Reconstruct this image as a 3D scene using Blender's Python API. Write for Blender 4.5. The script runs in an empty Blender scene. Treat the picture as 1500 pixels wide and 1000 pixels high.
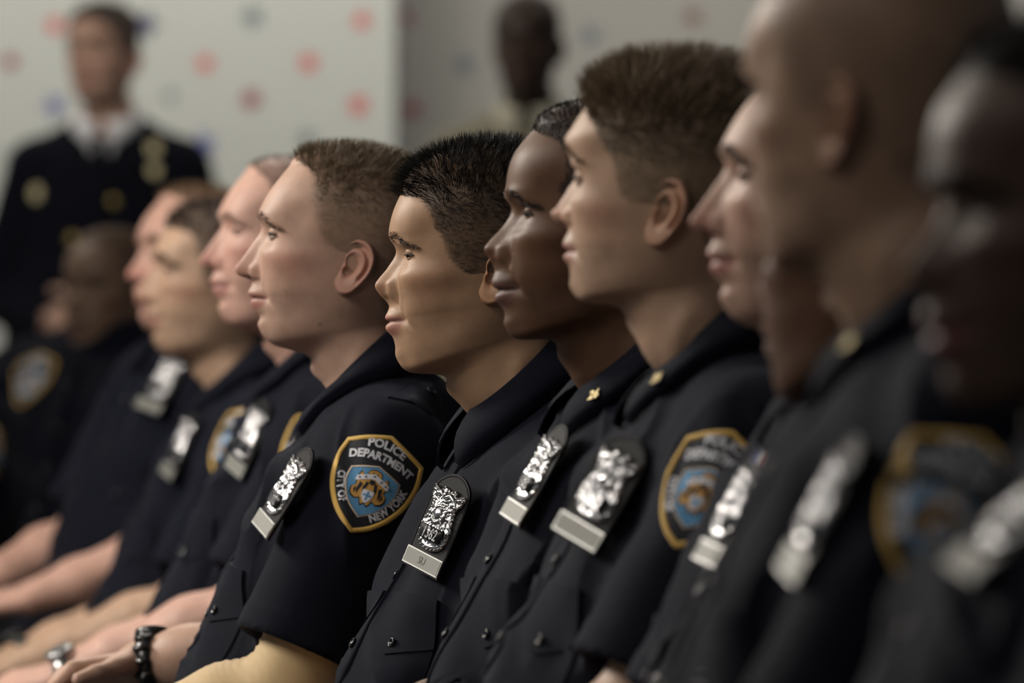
import bpy, math, random
import numpy as np
from mathutils import Vector
from mathutils.bvhtree import BVHTree

# ------------------------------------------------------------------ camera, world, lights, exposure
F_PX = 12000.0                     # focal length in pixels of a 1500 px wide frame
CAM_Z = 0.96
PITCH = math.atan(163.0 / F_PX)
scene = bpy.context.scene
COL = scene.collection
cam_data = bpy.data.cameras.new('camera')
cam_data.sensor_width = 36.0
cam_data.lens = 36.0 * F_PX / 1500.0
cam_data.clip_end = 100.0
cam_data.dof.use_dof = True
cam_data.dof.focus_distance = F_PX / 1420.0
cam_data.dof.aperture_fstop = 6.5
cam = bpy.data.objects.new('camera', cam_data)
COL.objects.link(cam)
cam.location = (0, 0, CAM_Z)
cam.rotation_euler = (math.pi / 2 + PITCH, 0, 0)
scene.camera = cam

world = bpy.data.worlds.new('room_light')
scene.world = world
world.use_nodes = True
wbg = world.node_tree.nodes['Background']
wbg.inputs[0].default_value = (0.80, 0.83, 0.90, 1)
wbg.inputs[1].default_value = 0.10


def area(name, loc, target, size, size_y, energy, color):
    ld = bpy.data.lights.new(name, 'AREA')
    ld.shape = 'RECTANGLE'
    ld.size, ld.size_y = size, size_y
    ld.energy = energy
    ld.color = color
    o = bpy.data.objects.new(name, ld)
    COL.objects.link(o)
    o.location = loc
    d = Vector(target) - Vector(loc)
    o.rotation_euler = d.to_track_quat('-Z', 'Y').to_euler()
    return o


WARM = (1.0, 0.93, 0.84)
# ceiling fixtures over the stage the officers are looking at, over the row and by the backdrop, plus added fills
area('ceiling_lamp_stage', (-3.4, 10.4, 3.4), (-0.3, 9.0, 1.1), 1.6, 1.6, 310, WARM)
area('ceiling_lamp_row', (-0.5, 11.4, 3.4), (-0.2, 9.6, 1.1), 1.2, 2.6, 60, WARM)
area('face_fill_front', (-2.4, 7.6, 3.4), (0.0, 8.8, 1.1), 1.8, 1.8, 105, WARM)  # unseen fill that brightens the sides of the faces
area('fill_near_camera', (-1.6, 3.9, 3.4), (0.4, 5.6, 1.2), 1.4, 1.4, 24, WARM)  # unseen fill added on the camera side for the nearest officers
area('fill_standing_man', (-2.2, 16.0, 3.4), (-0.9, 18.8, 1.6), 1.6, 1.0, 95, WARM)  # unseen fill added to light the standing man's face
area('ceiling_lamp_hall', (-0.6, 19.4, 3.4), (-0.6, 21.0, 1.7), 4.0, 0.5, 66, (1.0, 0.97, 0.9))

vs = scene.view_settings
vs.view_transform = 'Standard'
vs.look = 'None'
vs.exposure = 0.0
vs.gamma = 1.0
vs.use_curve_mapping = False

DEBUG_ONLY = None


def px_dir(px, py):
    d = np.array([(px - 750.0) / F_PX, 1.0, -(py - 500.0) / F_PX])
    c, s = math.cos(PITCH), math.sin(PITCH)
    return np.array([d[0], d[1] * c - d[2] * s, d[1] * s + d[2] * c])


def px_point(px, py, depth):
    d = px_dir(px, py)
    return np.array([0, 0, CAM_Z]) + d * depth


# ------------------------------------------------------------------ materials
def _principled(name):
    m = bpy.data.materials.new(name)
    m.use_nodes = True
    nt = m.node_tree
    return m, nt, nt.nodes['Principled BSDF']


def mat(name, color, rough=0.6, metal=0.0, bump=0.0, bscale=200.0, sheen=0.0, spec=0.5, var=0.0, vscale=30.0):
    m, nt, b = _principled(name)
    b.inputs['Base Color'].default_value = (*color, 1)
    b.inputs['Roughness'].default_value = rough
    b.inputs['Metallic'].default_value = metal
    b.inputs['Specular IOR Level'].default_value = spec
    if sheen:
        b.inputs['Sheen Weight'].default_value = sheen
        b.inputs['Sheen Roughness'].default_value = 0.5
        b.inputs['Sheen Tint'].default_value = (0.75, 0.8, 1.0, 1)
    tc = nt.nodes.new('ShaderNodeTexCoord')
    if bump:
        n = nt.nodes.new('ShaderNodeTexNoise')
        n.inputs['Scale'].default_value = bscale
        n.inputs['Detail'].default_value = 4
        nt.links.new(tc.outputs['Object'], n.inputs['Vector'])
        bp = nt.nodes.new('ShaderNodeBump')
        bp.inputs['Strength'].default_value = bump
        bp.inputs['Distance'].default_value = 0.002
        nt.links.new(n.outputs['Fac'], bp.inputs['Height'])
        nt.links.new(bp.outputs['Normal'], b.inputs['Normal'])
    if var:
        n2 = nt.nodes.new('ShaderNodeTexNoise')
        n2.inputs['Scale'].default_value = vscale
        n2.inputs['Detail'].default_value = 3
        nt.links.new(tc.outputs['Object'], n2.inputs['Vector'])
        mx = nt.nodes.new('ShaderNodeMix')
        mx.data_type = 'RGBA'
        nt.links.new(n2.outputs['Fac'], mx.inputs['Factor'])
        mx.inputs['A'].default_value = (*[c * (1 - var) for c in color], 1)
        mx.inputs['B'].default_value = (*[min(1, c * (1 + var)) for c in color], 1)
        nt.links.new(mx.outputs['Result'], b.inputs['Base Color'])
    return m


def skin_mat():
    m, nt, b = _principled('skin')
    at = nt.nodes.new('ShaderNodeAttribute')
    at.attribute_name = 'Col'
    tc = nt.nodes.new('ShaderNodeTexCoord')
    n = nt.nodes.new('ShaderNodeTexNoise')
    n.inputs['Scale'].default_value = 42
    n.inputs['Detail'].default_value = 5
    nt.links.new(tc.outputs['Object'], n.inputs['Vector'])
    mr = nt.nodes.new('ShaderNodeMapRange')
    mr.inputs['From Min'].default_value = 0.3
    mr.inputs['From Max'].default_value = 0.7
    mr.inputs['To Min'].default_value = 0.88
    mr.inputs['To Max'].default_value = 1.10
    nt.links.new(n.outputs['Fac'], mr.inputs['Value'])
    mx = nt.nodes.new('ShaderNodeVectorMath')
    mx.operation = 'SCALE'
    nt.links.new(at.outputs['Color'], mx.inputs[0])
    nt.links.new(mr.outputs['Result'], mx.inputs['Scale'])
    nt.links.new(mx.outputs['Vector'], b.inputs['Base Color'])
    b.inputs['Roughness'].default_value = 0.5
    b.inputs['Specular IOR Level'].default_value = 0.3
    b.inputs['Subsurface Weight'].default_value = 0.12
    b.inputs['Subsurface Radius'].default_value = (1.0, 0.35, 0.2)
    b.inputs['Subsurface Scale'].default_value = 0.006
    n3 = nt.nodes.new('ShaderNodeTexNoise')
    n3.inputs['Scale'].default_value = 700
    n3.inputs['Detail'].default_value = 2
    nt.links.new(tc.outputs['Object'], n3.inputs['Vector'])
    bp = nt.nodes.new('ShaderNodeBump')
    bp.inputs['Strength'].default_value = 0.18
    bp.inputs['Distance'].default_value = 0.001
    nt.links.new(n3.outputs['Fac'], bp.inputs['Height'])
    nt.links.new(bp.outputs['Normal'], b.inputs['Normal'])
    return m


M = {}
M['skin'] = skin_mat()
M['eye_white'] = mat('eye_white', (0.36, 0.33, 0.30), 0.2)
M['iris_brown'] = mat('iris_brown', (0.04, 0.02, 0.012), 0.08)
M['iris_blue'] = mat('iris_blue', (0.10, 0.14, 0.16), 0.08)
M['lash'] = mat('eyelash', (0.012, 0.009, 0.008), 0.7)
M['navy'] = mat('navy_uniform_cloth', (0.0050, 0.0060, 0.0115), 0.82, bump=0.25, bscale=900, sheen=0.04, spec=0.07, var=0.15, vscale=14)
M['navy_dark'] = mat('navy_undershirt', (0.006, 0.0065, 0.01), 0.9, sheen=0.1, spec=0.2)
M['coat'] = mat('dress_coat_wool', (0.0045, 0.005, 0.009), 0.9, sheen=0.02, spec=0.08)
M['trouser'] = mat('navy_trouser_cloth', (0.008, 0.009, 0.015), 0.85, bump=0.2, bscale=600, sheen=0.04)
M['leather'] = mat('black_leather', (0.010, 0.010, 0.011), 0.6, bump=0.08, bscale=900, spec=0.12)
M['shoe'] = mat('shoe_leather', (0.01, 0.01, 0.01), 0.3)
M['button'] = mat('dark_button', (0.012, 0.012, 0.015), 0.16)
M['chrome'] = mat('polished_nickel', (0.52, 0.52, 0.53), 0.22, 1.0)
M['plate'] = mat('brushed_steel', (0.20, 0.20, 0.18), 0.6, 0.35, bump=0.1, bscale=300)
M['plate_edge'] = mat('bright_steel_edge', (0.5, 0.5, 0.48), 0.35, 0.8)
M['engrave'] = mat('engraved_black', (0.05, 0.05, 0.05), 0.6)
M['brass'] = mat('brass_pin', (0.42, 0.34, 0.17), 0.45, 0.8)
M['gold_button'] = mat('gold_button', (0.60, 0.45, 0.16), 0.4, 0.7)
M['gold_braid'] = mat('gold_thread', (0.72, 0.45, 0.09), 0.7, bump=0.5, bscale=1500, sheen=0.2)
M['patch_black'] = mat('patch_ground', (0.007, 0.008, 0.014), 0.85, bump=0.3, bscale=1500)
M['patch_blue'] = mat('patch_blue_thread', (0.10, 0.30, 0.54), 0.75, bump=0.4, bscale=1500)
M['patch_white'] = mat('white_thread', (0.70, 0.72, 0.78), 0.7, bump=0.4, bscale=1500)
M['patch_tan'] = mat('tan_thread', (0.62, 0.50, 0.36), 0.7)
M['patch_gold'] = mat('ochre_thread', (0.55, 0.30, 0.06), 0.7, bump=0.4, bscale=1500)
M['tan_sleeve'] = mat('tan_stretch_cloth', (0.60, 0.43, 0.22), 0.75, bump=0.15, bscale=900, sheen=0.3)
M['white_shirt'] = mat('white_shirt_cloth', (0.80, 0.80, 0.82), 0.8)
M['pale_gold'] = mat('pale_gold_metal', (0.68, 0.60, 0.36), 0.5, 0.5)
M['tan_coat'] = mat('tan_jacket_cloth', (0.21, 0.19, 0.135), 0.85)
M['cream'] = mat('cream_shirt_cloth', (0.50, 0.47, 0.37), 0.8)
M['black_rubber'] = mat('black_strap', (0.012, 0.012, 0.012), 0.5)
M['steel'] = mat('steel_watch', (0.45, 0.45, 0.45), 0.25, 0.9)
M['dark_steel'] = mat('dark_watch_metal', (0.06, 0.06, 0.06), 0.25, 0.8)
M['ribbon_red'] = mat('ribbon_red', (0.35, 0.04, 0.05), 0.8)
M['ribbon_blue'] = mat('ribbon_blue', (0.05, 0.05, 0.22), 0.8)
M['ribbon_white'] = mat('ribbon_white', (0.55, 0.55, 0.55), 0.8)


def hair_mat(name, c):
    m, nt, b = _principled(name)
    b.inputs['Base Color'].default_value = (*c, 1)
    b.inputs['Roughness'].default_value = 0.5
    b.inputs['Specular IOR Level'].default_value = 0.35
    oi = nt.nodes.new('ShaderNodeNewGeometry')
    mr = nt.nodes.new('ShaderNodeMapRange')
    mr.inputs['To Min'].default_value = 0.6
    mr.inputs['To Max'].default_value = 1.45
    nt.links.new(oi.outputs['Random Per Island'], mr.inputs['Value'])
    vm = nt.nodes.new('ShaderNodeVectorMath')
    vm.operation = 'SCALE'
    vm.inputs[0].default_value = c
    nt.links.new(mr.outputs['Result'], vm.inputs['Scale'])
    nt.links.new(vm.outputs['Vector'], b.inputs['Base Color'])
    return m


# ------------------------------------------------------------------ mesh helpers
class MB:
    """collects verts / faces with material slots; build() links ONE object"""
    def __init__(self):
        self.v, self.f, self.mi, self.mats, self.n, self.col = [], [], [], [], 0, []

    def slot(self, m):
        if m not in self.mats:
            self.mats.append(m)
        return self.mats.index(m)

    def add(self, verts, faces, m, col=None):
        verts = np.asarray(verts, dtype=float).reshape(-1, 3)
        k = self.slot(m)
        self.v.append(verts)
        off = self.n
        if isinstance(faces, np.ndarray):
            self.f.extend((faces + off).tolist())
        else:
            self.f.extend([[i + off for i in fc] for fc in faces])
        self.mi.extend([k] * len(faces))
        self.n += len(verts)
        if col is None:
            col = np.tile(np.array([[0.5, 0.5, 0.5]]), (len(verts), 1))
        self.col.append(np.asarray(col))
        return self

    def xform(self, fn):
        self.v = [fn(a) for a in self.v]
        return self

    def build(self, name, parent=None, smooth=True, color=False):
        V = np.concatenate(self.v)
        me = bpy.data.meshes.new(name)
        me.from_pydata(V.tolist(), [], self.f)
        for m in self.mats:
            me.materials.append(m)
        me.polygons.foreach_set('material_index', self.mi)
        me.polygons.foreach_set('use_smooth', [smooth] * len(self.f))
        if color:
            C = np.concatenate(self.col)
            at = me.color_attributes.new('Col', 'FLOAT_COLOR', 'POINT')
            at.data.foreach_set('color', np.hstack([C, np.ones((len(C), 1))]).astype(np.float32).ravel())
        me.update()
        o = bpy.data.objects.new(name, me)
        COL.objects.link(o)
        if parent:
            o.parent = parent
        return o


def grid_faces(nu, nv, cu=False, cv=False):
    i = np.arange(nu if cu else nu - 1)
    j = np.arange(nv if cv else nv - 1)
    I, J = np.meshgrid(i, j, indexing='ij')
    I2, J2 = (I + 1) % nu, (J + 1) % nv
    return np.stack([I * nv + J, I2 * nv + J, I2 * nv + J2, I * nv + J2], -1).reshape(-1, 4)


def tube(path, rad, n=10, closed=False):
    P = np.asarray(path, float)
    k = len(P)
    R = np.broadcast_to(np.asarray(rad, float), (k,))
    T = np.gradient(P, axis=0) if not closed else (np.roll(P, -1, 0) - np.roll(P, 1, 0))
    T /= np.linalg.norm(T, axis=1)[:, None] + 1e-12
    ref = np.array([0.0, 0.0, 1.0]) if abs(T[0][2]) < 0.9 else np.array([1.0, 0, 0])
    u = np.cross(T[0], ref); u /= np.linalg.norm(u)
    V = []
    for i in range(k):
        u = u - T[i] * np.dot(u, T[i]); u /= np.linalg.norm(u)
        w = np.cross(T[i], u)
        a = np.linspace(0, 2 * math.pi, n, endpoint=False)
        V.append(P[i] + R[i] * (np.cos(a)[:, None] * u + np.sin(a)[:, None] * w))
    f = grid_faces(k, n, closed, True).tolist()
    if not closed:
        f.append(list(range(n))[::-1]); f.append([(k - 1) * n + i for i in range(n)])
    return np.concatenate(V), f


def box(c, s):
    c, s = np.array(c, float), np.array(s, float) / 2
    v = np.array([[x, y, z] for x in (-1, 1) for y in (-1, 1) for z in (-1, 1)]) * s + c
    return v, [[0, 1, 3, 2], [4, 6, 7, 5], [0, 4, 5, 1], [2, 3, 7, 6], [0, 2, 6, 4], [1, 5, 7, 3]]


def sphere(c, r, nu=16, nv=10):
    a = np.linspace(0, math.pi, nv)
    b = np.linspace(0, 2 * math.pi, nu, endpoint=False)
    A, B = np.meshgrid(a, b, indexing='ij')
    r = np.broadcast_to(np.asarray(r, float), (3,))
    V = np.stack([np.sin(A) * np.cos(B), np.sin(A) * np.sin(B), np.cos(A)], -1).reshape(-1, 3) * r + np.array(c)
    return V, grid_faces(nv, nu, False, True)[:, ::-1]


def disc_lathe(profile, n=20):
    """profile [(r,h)...] around +z"""
    a = np.linspace(0, 2 * math.pi, n, endpoint=False)
    V = np.concatenate([np.stack([r * np.cos(a), r * np.sin(a), np.full(n, h)], -1) for r, h in profile])
    f = grid_faces(len(profile), n, False, True).tolist()
    f.append([(len(profile) - 1) * n + i for i in range(n)])
    return V, f


def prism(poly, h0, h1):
    """poly [(x,y)] CCW -> slab between heights"""
    p = np.asarray(poly, float)
    n = len(p)
    V = np.concatenate([np.c_[p, np.full(n, h0)], np.c_[p, np.full(n, h1)]])
    f = [list(range(n, 2 * n)), list(range(n))[::-1]] + [[i, (i + 1) % n, n + (i + 1) % n, n + i] for i in range(n)]
    return V, f


_TEXT = {}


def text_mesh(s, bold=0.0):
    """flat filled letters, cap height about 0.7, centred in x, baseline at 0"""
    k = (s, bold)
    if k in _TEXT:
        return _TEXT[k]
    cu = bpy.data.curves.new('lettering', 'FONT')
    cu.body = s
    cu.align_x = 'CENTER'
    cu.offset = bold
    cu.resolution_u = 3
    o = bpy.data.objects.new('lettering', cu)
    COL.objects.link(o)
    dg = bpy.context.evaluated_depsgraph_get()
    me = bpy.data.meshes.new_from_object(o.evaluated_get(dg))
    V = np.array([v.co[:] for v in me.vertices])
    f = [list(p.vertices) for p in me.polygons]
    bpy.data.objects.remove(o)
    bpy.data.curves.remove(cu)
    bpy.data.meshes.remove(me)
    _TEXT[k] = (V, f)
    return V, f


def vnoise(P, seed=0):
    """smooth value noise on (n,3)"""
    P = np.asarray(P, float)
    I = np.floor(P).astype(np.int64)
    Fr = P - I
    Fr = Fr * Fr * (3 - 2 * Fr)
    out = np.zeros(len(P))
    for dx in (0, 1):
        for dy in (0, 1):
            for dz in (0, 1):
                h = (I[:, 0] + dx) * 374761393 + (I[:, 1] + dy) * 668265263 + (I[:, 2] + dz) * 2147483647 + seed * 1274126177
                h = (h ^ (h >> 13)) * 1274126177
                h = (h ^ (h >> 16)) & 0xFFFF
                w = (Fr[:, 0] if dx else 1 - Fr[:, 0]) * (Fr[:, 1] if dy else 1 - Fr[:, 1]) * (Fr[:, 2] if dz else 1 - Fr[:, 2])
                out += w * (h / 65535.0)
    return out * 2 - 1


# ------------------------------------------------------------------ signed distance fields + surface nets
def sd_cone(P, a, b, ra, rb):
    a, b = np.asarray(a, np.float32), np.asarray(b, np.float32)
    ab = b - a
    t = np.clip(((P - a) @ ab) / max(float(ab @ ab), 1e-9), 0, 1)
    d = P - a - t[..., None] * ab
    return np.sqrt((d * d).sum(-1)) - (ra + (rb - ra) * t)


def sd_ell(P, c, r):
    q = (P - np.asarray(c, np.float32)) / np.asarray(r, np.float32)
    k0 = np.sqrt((q * q).sum(-1))
    k1 = np.sqrt(((q / np.asarray(r, np.float32)) ** 2).sum(-1)) + 1e-6
    return k0 * (k0 - 1) / k1


def smin(a, b, k):
    h = np.clip(0.5 + 0.5 * (b - a) / k, 0, 1)
    return b * (1 - h) + a * h - k * h * (1 - h)


def surface_nets(fn, lo, hi, h):
    lo, hi = np.asarray(lo, float), np.asarray(hi, float)
    n = np.ceil((hi - lo) / h).astype(int) + 1
    ax = [lo[i] + h * np.arange(n[i]) for i in range(3)]
    G = np.stack(np.meshgrid(*ax, indexing='ij'), -1).astype(np.float32)
    D = fn(G).astype(np.float32)
    for a in range(3):                       # closed at the borders
        s = [slice(None)] * 3
        s[a] = 0; D[tuple(s)] = np.maximum(D[tuple(s)], 1e-3)
        s[a] = -1; D[tuple(s)] = np.maximum(D[tuple(s)], 1e-3)
    S = D < 0
    nc = n - 1
    acc = np.zeros((*nc, 3), np.float32)
    cnt = np.zeros(nc, np.float32)
    for a in range(3):
        o1, o2 = [x for x in range(3) if x != a]
        for e1 in (0, 1):
            for e2 in (0, 1):
                s0 = [None] * 3
                s0[a] = slice(0, nc[a]); s0[o1] = slice(e1, nc[o1] + e1); s0[o2] = slice(e2, nc[o2] + e2)
                s1 = list(s0); s1[a] = slice(1, nc[a] + 1)
                d0, d1 = D[tuple(s0)], D[tuple(s1)]
                cr = S[tuple(s0)] != S[tuple(s1)]
                t = np.where(cr, d0 / (d0 - d1 + 1e-20), 0)
                acc[..., a] += t * cr
                acc[..., o1] += e1 * cr
                acc[..., o2] += e2 * cr
                cnt += cr
    m = cnt > 0
    idx = -np.ones(nc, np.int64)
    idx[m] = np.arange(m.sum())
    cells = np.argwhere(m)
    V = lo + h * (cells + acc[m] / cnt[m][:, None])
    faces = []
    for a in range(3):
        o1, o2 = (a + 1) % 3, (a + 2) % 3
        s0 = [slice(None)] * 3
        s0[a] = slice(0, nc[a])
        s1 = list(s0); s1[a] = slice(1, nc[a] + 1)
        cr = S[tuple(s0)] != S[tuple(s1)]
        ii = np.argwhere(cr)
        ok = (ii[:, o1] > 0) & (ii[:, o2] > 0) & (ii[:, o1] < nc[o1]) & (ii[:, o2] < nc[o2])
        ii = ii[ok]
        ins = S[tuple(ii.T)]
        q = []
        for e1, e2 in ((1, 1), (0, 1), (0, 0), (1, 0)):
            c = ii.copy(); c[:, o1] -= e1; c[:, o2] -= e2
            q.append(idx[tuple(c.T)])
        q = np.stack(q, 1)
        q[~ins] = q[~ins][:, ::-1]
        faces.append(q)
    Fc = np.concatenate(faces)
    return V, Fc


def vnormals(V, Fc):
    n = np.cross(V[Fc[:, 2]] - V[Fc[:, 0]], V[Fc[:, 3]] - V[Fc[:, 1]])
    N = np.zeros_like(V)
    for k in range(4):
        np.add.at(N, Fc[:, k], n)
    return N / (np.linalg.norm(N, axis=1)[:, None] + 1e-12)


def smooth_mesh(V, Fc, it=2, lam=0.5):
    e = np.concatenate([Fc[:, [0, 1]], Fc[:, [1, 2]], Fc[:, [2, 3]], Fc[:, [3, 0]]])
    for _ in range(it):
        acc = np.zeros_like(V); c = np.zeros(len(V))
        np.add.at(acc, e[:, 0], V[e[:, 1]]); np.add.at(c, e[:, 0], 1)
        np.add.at(acc, e[:, 1], V[e[:, 0]]); np.add.at(c, e[:, 1], 1)
        V = V + lam * (acc / np.maximum(c, 1)[:, None] - V)
    return V


def rotz(a):
    c, s = math.cos(a), math.sin(a)
    return np.array([[c, -s, 0], [s, c, 0], [0, 0, 1.0]])


def roty(a):
    c, s = math.cos(a), math.sin(a)
    return np.array([[c, 0, s], [0, 1, 0], [-s, 0, c]])


def rotx(a):
    c, s = math.cos(a), math.sin(a)
    return np.array([[1, 0, 0], [0, c, -s], [0, s, c]])


# ------------------------------------------------------------------ HEADS
# midline profiles in millimetres from the ear canal: x forward, z up, hairline down to the throat
PROFILES = {
 'long_nose': dict(pitch=5, crown=134, p=[(62,114),(84,86),(97,60),(94,43),(104.5,26),(115,11),(123,0),(120,-8),(105,-15),(109,-28),(105.5,-33.5),(106,-40),(101,-48),(95.5,-55),(97.5,-66),(82,-85),(44,-97),(36,-114),(27,-130)]),
 'soft_nose': dict(pitch=-5, crown=137, p=[(86,91),(97,66),(101,43),(93.6,25.5),(102,9),(110,-1),(115.5,-10),(111,-19),(101,-31),(105,-43),(102.5,-48),(104.5,-55),(97,-64),(94.5,-73),(93,-86),(80,-100),(45,-104),(38,-118),(21,-144)]),
 'broad_nose': dict(pitch=-4, crown=137, p=[(65,110),(88,80),(95,45),(89.5,28),(98,12),(110,-1),(116,-10),(112,-18),(106,-30),(109,-43),(104,-50.5),(106,-58),(98,-67),(96,-74),(96,-85),(84,-97),(50,-99),(42,-115),(28,-138)]),
 'upturned': dict(pitch=4, crown=137, p=[(86,96),(97,79),(104,65),(97,38),(105,23),(114,9),(121,2),(117,-5),(104,-13),(108.5,-26),(105,-33),(108,-39),(102,-47),(101,-56),(101,-67),(88,-79),(56,-84),(46,-98),(38,-114)]),
}
NFRONT = 19


def interp(xk, yk, x):
    """monotone-ish cubic (Catmull tangents limited)"""
    xk, yk = np.asarray(xk, float), np.asarray(yk, float)
    d = np.diff(yk) / np.diff(xk)
    m = np.concatenate([[d[0]], (d[:-1] + d[1:]) / 2, [d[-1]]])
    for i in range(len(d)):
        if d[i] == 0:
            m[i] = m[i + 1] = 0
        else:
            for k in (i, i + 1):
                if m[k] / d[i] < 0: m[k] = 0
                elif m[k] / d[i] > 3: m[k] = 3 * d[i]
    i = np.clip(np.searchsorted(xk, x) - 1, 0, len(xk) - 2)
    h = xk[i + 1] - xk[i]
    t = (x - xk[i]) / h
    t2, t3 = t * t, t * t * t
    return (2*t3-3*t2+1)*yk[i] + (t3-2*t2+t)*h*m[i] + (-2*t3+3*t2)*yk[i+1] + (t3-t2)*h*m[i+1]


def catmull(xk, yk, x):
    xk, yk = np.asarray(xk, float), np.asarray(yk, float)
    m = np.gradient(yk, xk)
    i = np.clip(np.searchsorted(xk, x) - 1, 0, len(xk) - 2)
    h = xk[i + 1] - xk[i]
    t = (x - xk[i]) / h
    t2, t3 = t * t, t * t * t
    return (2*t3-3*t2+1)*yk[i] + (t3-2*t2+t)*h*m[i] + (-2*t3+3*t2)*yk[i+1] + (t3-t2)*h*m[i+1]


def gsm(a, s):
    w = np.exp(-0.5 * (np.arange(-40, 41) / max(s, 0.4)) ** 2); w /= w.sum()
    lo = 2 * a[0] - a[40:0:-1]; hi = 2 * a[-1] - a[-2:-42:-1]
    return np.convolve(np.concatenate([lo, a, hi]), w, 'valid')


def sm(a, b, x):
    t = np.clip((x - a) / (b - a), 0, 1)
    return t * t * (3 - 2 * t)


def make_head(prof, o, res=1.0):
    """returns dict with verts (mm, upright canonical then pitched), faces, colours"""
    pr = PROFILES[prof]
    pit = math.radians(pr['pitch'])
    c, s = math.cos(-pit), math.sin(-pit)
    P = np.array([(x * c - z * s, x * s + z * c) for x, z in pr['p']])     # to the upright frame
    fat = o.get('fat', 1.0)
    crown = pr['crown']
    k = np.arange(NFRONT)
    # control columns at the landmarks
    Bx_z = lambda z: interp([-20, 0, 20, 40, 60, 80, 100, 115, 125, 131, 134, 137], [-77, -86, -93, -98, -99, -96, -88, -75, -60, -43, -27, -12], z * 137 / crown if False else np.minimum(z, 137))
    # arc-length sampling of the profile
    tt = np.linspace(0, NFRONT - 1, 2000)
    px = catmull(k, P[:, 0], tt); pz = catmull(k, P[:, 1], tt)
    L = np.concatenate([[0], np.cumsum(np.hypot(np.diff(px), np.diff(pz)))])
    nr = int(190 * res)
    t = np.interp(np.linspace(0, L[-1], nr), L, tt)
    X = catmull(k, P[:, 0], t); Z = catmull(k, P[:, 1], t)
    # face base without nose / lips
    fb = P[:, 0].copy()
    fb[2] -= 1.5; fb[3] -= 2.5
    n0, n8 = fb[3], P[8, 0] - 6.0
    for i in range(4, 8):
        f = (P[i, 1] - P[3, 1]) / (P[8, 1] - P[3, 1])
        fb[i] = n0 + (n8 - n0) * f
    fb[8] = n8
    fb[14] = P[14, 0] - 5.0
    m13 = P[13, 0] - 3.0
    for i in range(9, 13):
        f = (P[i, 1] - P[8, 1]) / (P[13, 1] - P[8, 1])
        fb[i] = n8 + (m13 - n8) * f
    fb[13] = m13
    FX = catmull(k, fb, t)
    sig = interp(k, [30, 30, 26, 8, 8.0, 9.0, 10.0, 10, 12, 20, 21, 20, 20, 20, 19, 21, 24, 24, 24], t) * 1.0
    nw = o.get('nose_w', 1.0)
    noseband = sm(2.6, 3.4, t) * (1 - sm(7.6, 8.4, t))
    sig = sig * (1 + (nw - 1) * noseband)
    ala = interp(k, [0, 0, 0, 0, 0, 4.5, 11, 10, 1.0, 0, 0, 0, 0, 0, 0, 0, 0, 0, 0], t)
    zc = Z
    Wz = lambda z: interp([-20, 0, 20, 40, 60, 80, 100, 115, 125, 131, 134, 137], [67.5, 70, 73, 76, 77, 74.5, 66.5, 54, 41, 28.5, 18, 3], np.minimum(z, 137))
    zsub = P[8, 1]
    upper = Z > zsub
    Bk = interp([8, 10, 13, 14, 15, 16, 17, 18], [-77, -71, -68, -67, -67, -68, -71, -77], np.clip(t, 8, 18))
    zbk = interp([8, 10, 13, 14, 15, 16, 17, 18], [zsub, -31, -40, -47, -53, -62, -78, -100], np.clip(t, 8, 18))
    wk = interp([8, 10, 13, 14, 15, 16, 17, 18], [67.5, 65, 61.5, 59, 55.5, 52, 54, 57], np.clip(t, 8, 18))
    xwk = interp([0, 2, 6, 8, 10, 13, 14, 15, 16, 17, 18], [-16, -14, -6, -4, 0, 6, 9, 8, -6, -18, -24], t)
    nfk = interp([0, 2, 4, 8, 10, 13, 15, 16, 18], [2.15, 2.35, 2.3, 2.2, 2.1, 2.1, 2.2, 2.1, 2.0], t)
    BX = np.where(upper, Bx_z(Z), Bk)
    ZB = np.where(upper, Z, zbk)
    W = np.where(upper, Wz(Z), wk)
    jaw = o.get('jaw', 1.0)
    W = W * np.where(t > 8, 1 + (jaw - 1) * sm(8, 12, t) * (1 - sm(15.5, 17, t)), 1) * fat
    XW = xwk
    uu = np.concatenate([[0], np.cumsum(np.hypot(np.diff(gsm(FX, 5 * res)), np.diff(Z)))])
    du = np.gradient(uu) + 1e-4

    def gs(a_, s_):
        """local linear smoothing along the base face curve, s_ in millimetres"""
        K_ = np.exp(-0.5 * ((uu[:, None] - uu[None]) / s_) ** 2) * du[None]
        d_ = uu[None] - uu[:, None]
        s0, s1, s2 = K_.sum(1), (K_ * d_).sum(1), (K_ * d_ * d_).sum(1)
        t0, t1 = (K_ * a_[None]).sum(1), (K_ * d_ * a_[None]).sum(1)
        return (t0 * s2 - t1 * s1) / (s0 * s2 - s1 * s1)
    FXs = gs(FX, 9.0)
    wj = sm(1.0, 2.4, t) * (1 - sm(13.9, 15.2, t))
    FX = FX * (1 - wj) + FXs * wj
    W = gs(W, 9.0); BX = gs(BX, 12.0); ZB = gs(ZB, 12.0); XW = gs(XW, 10.0)
    # dome rings
    nd = int(46 * res)
    a = np.linspace(0, 1, nd + 1)[:-1] * math.pi / 2
    fz, fx = Z[0], X[0]
    cx = -14.0
    dz = crown - fz
    dome_z = fz + dz * np.sin(np.pi / 2 - a)          # crown .. hairline
    dome_x = cx + (fx - cx) * np.cos(np.pi / 2 - a) ** 0.9
    # hold tangency at the crown
    dome_z[0] = crown
    dZ, dX = dome_z[1:], dome_x[1:]
    sc = np.minimum(dZ, 137)
    dB = np.minimum(Bx_z(np.minimum(dZ * 136.8 / crown, 137)), cx - 1)
    dW = Wz(np.minimum(dZ * 136.8 / crown, 137))
    q = len(dZ)
    X = np.concatenate([dX, X]); Z = np.concatenate([dZ, Z]); FX = np.concatenate([dX, FX])
    BX = np.concatenate([dB, BX]); ZB = np.concatenate([dZ, ZB]); W = np.concatenate([dW * fat, W])
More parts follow.
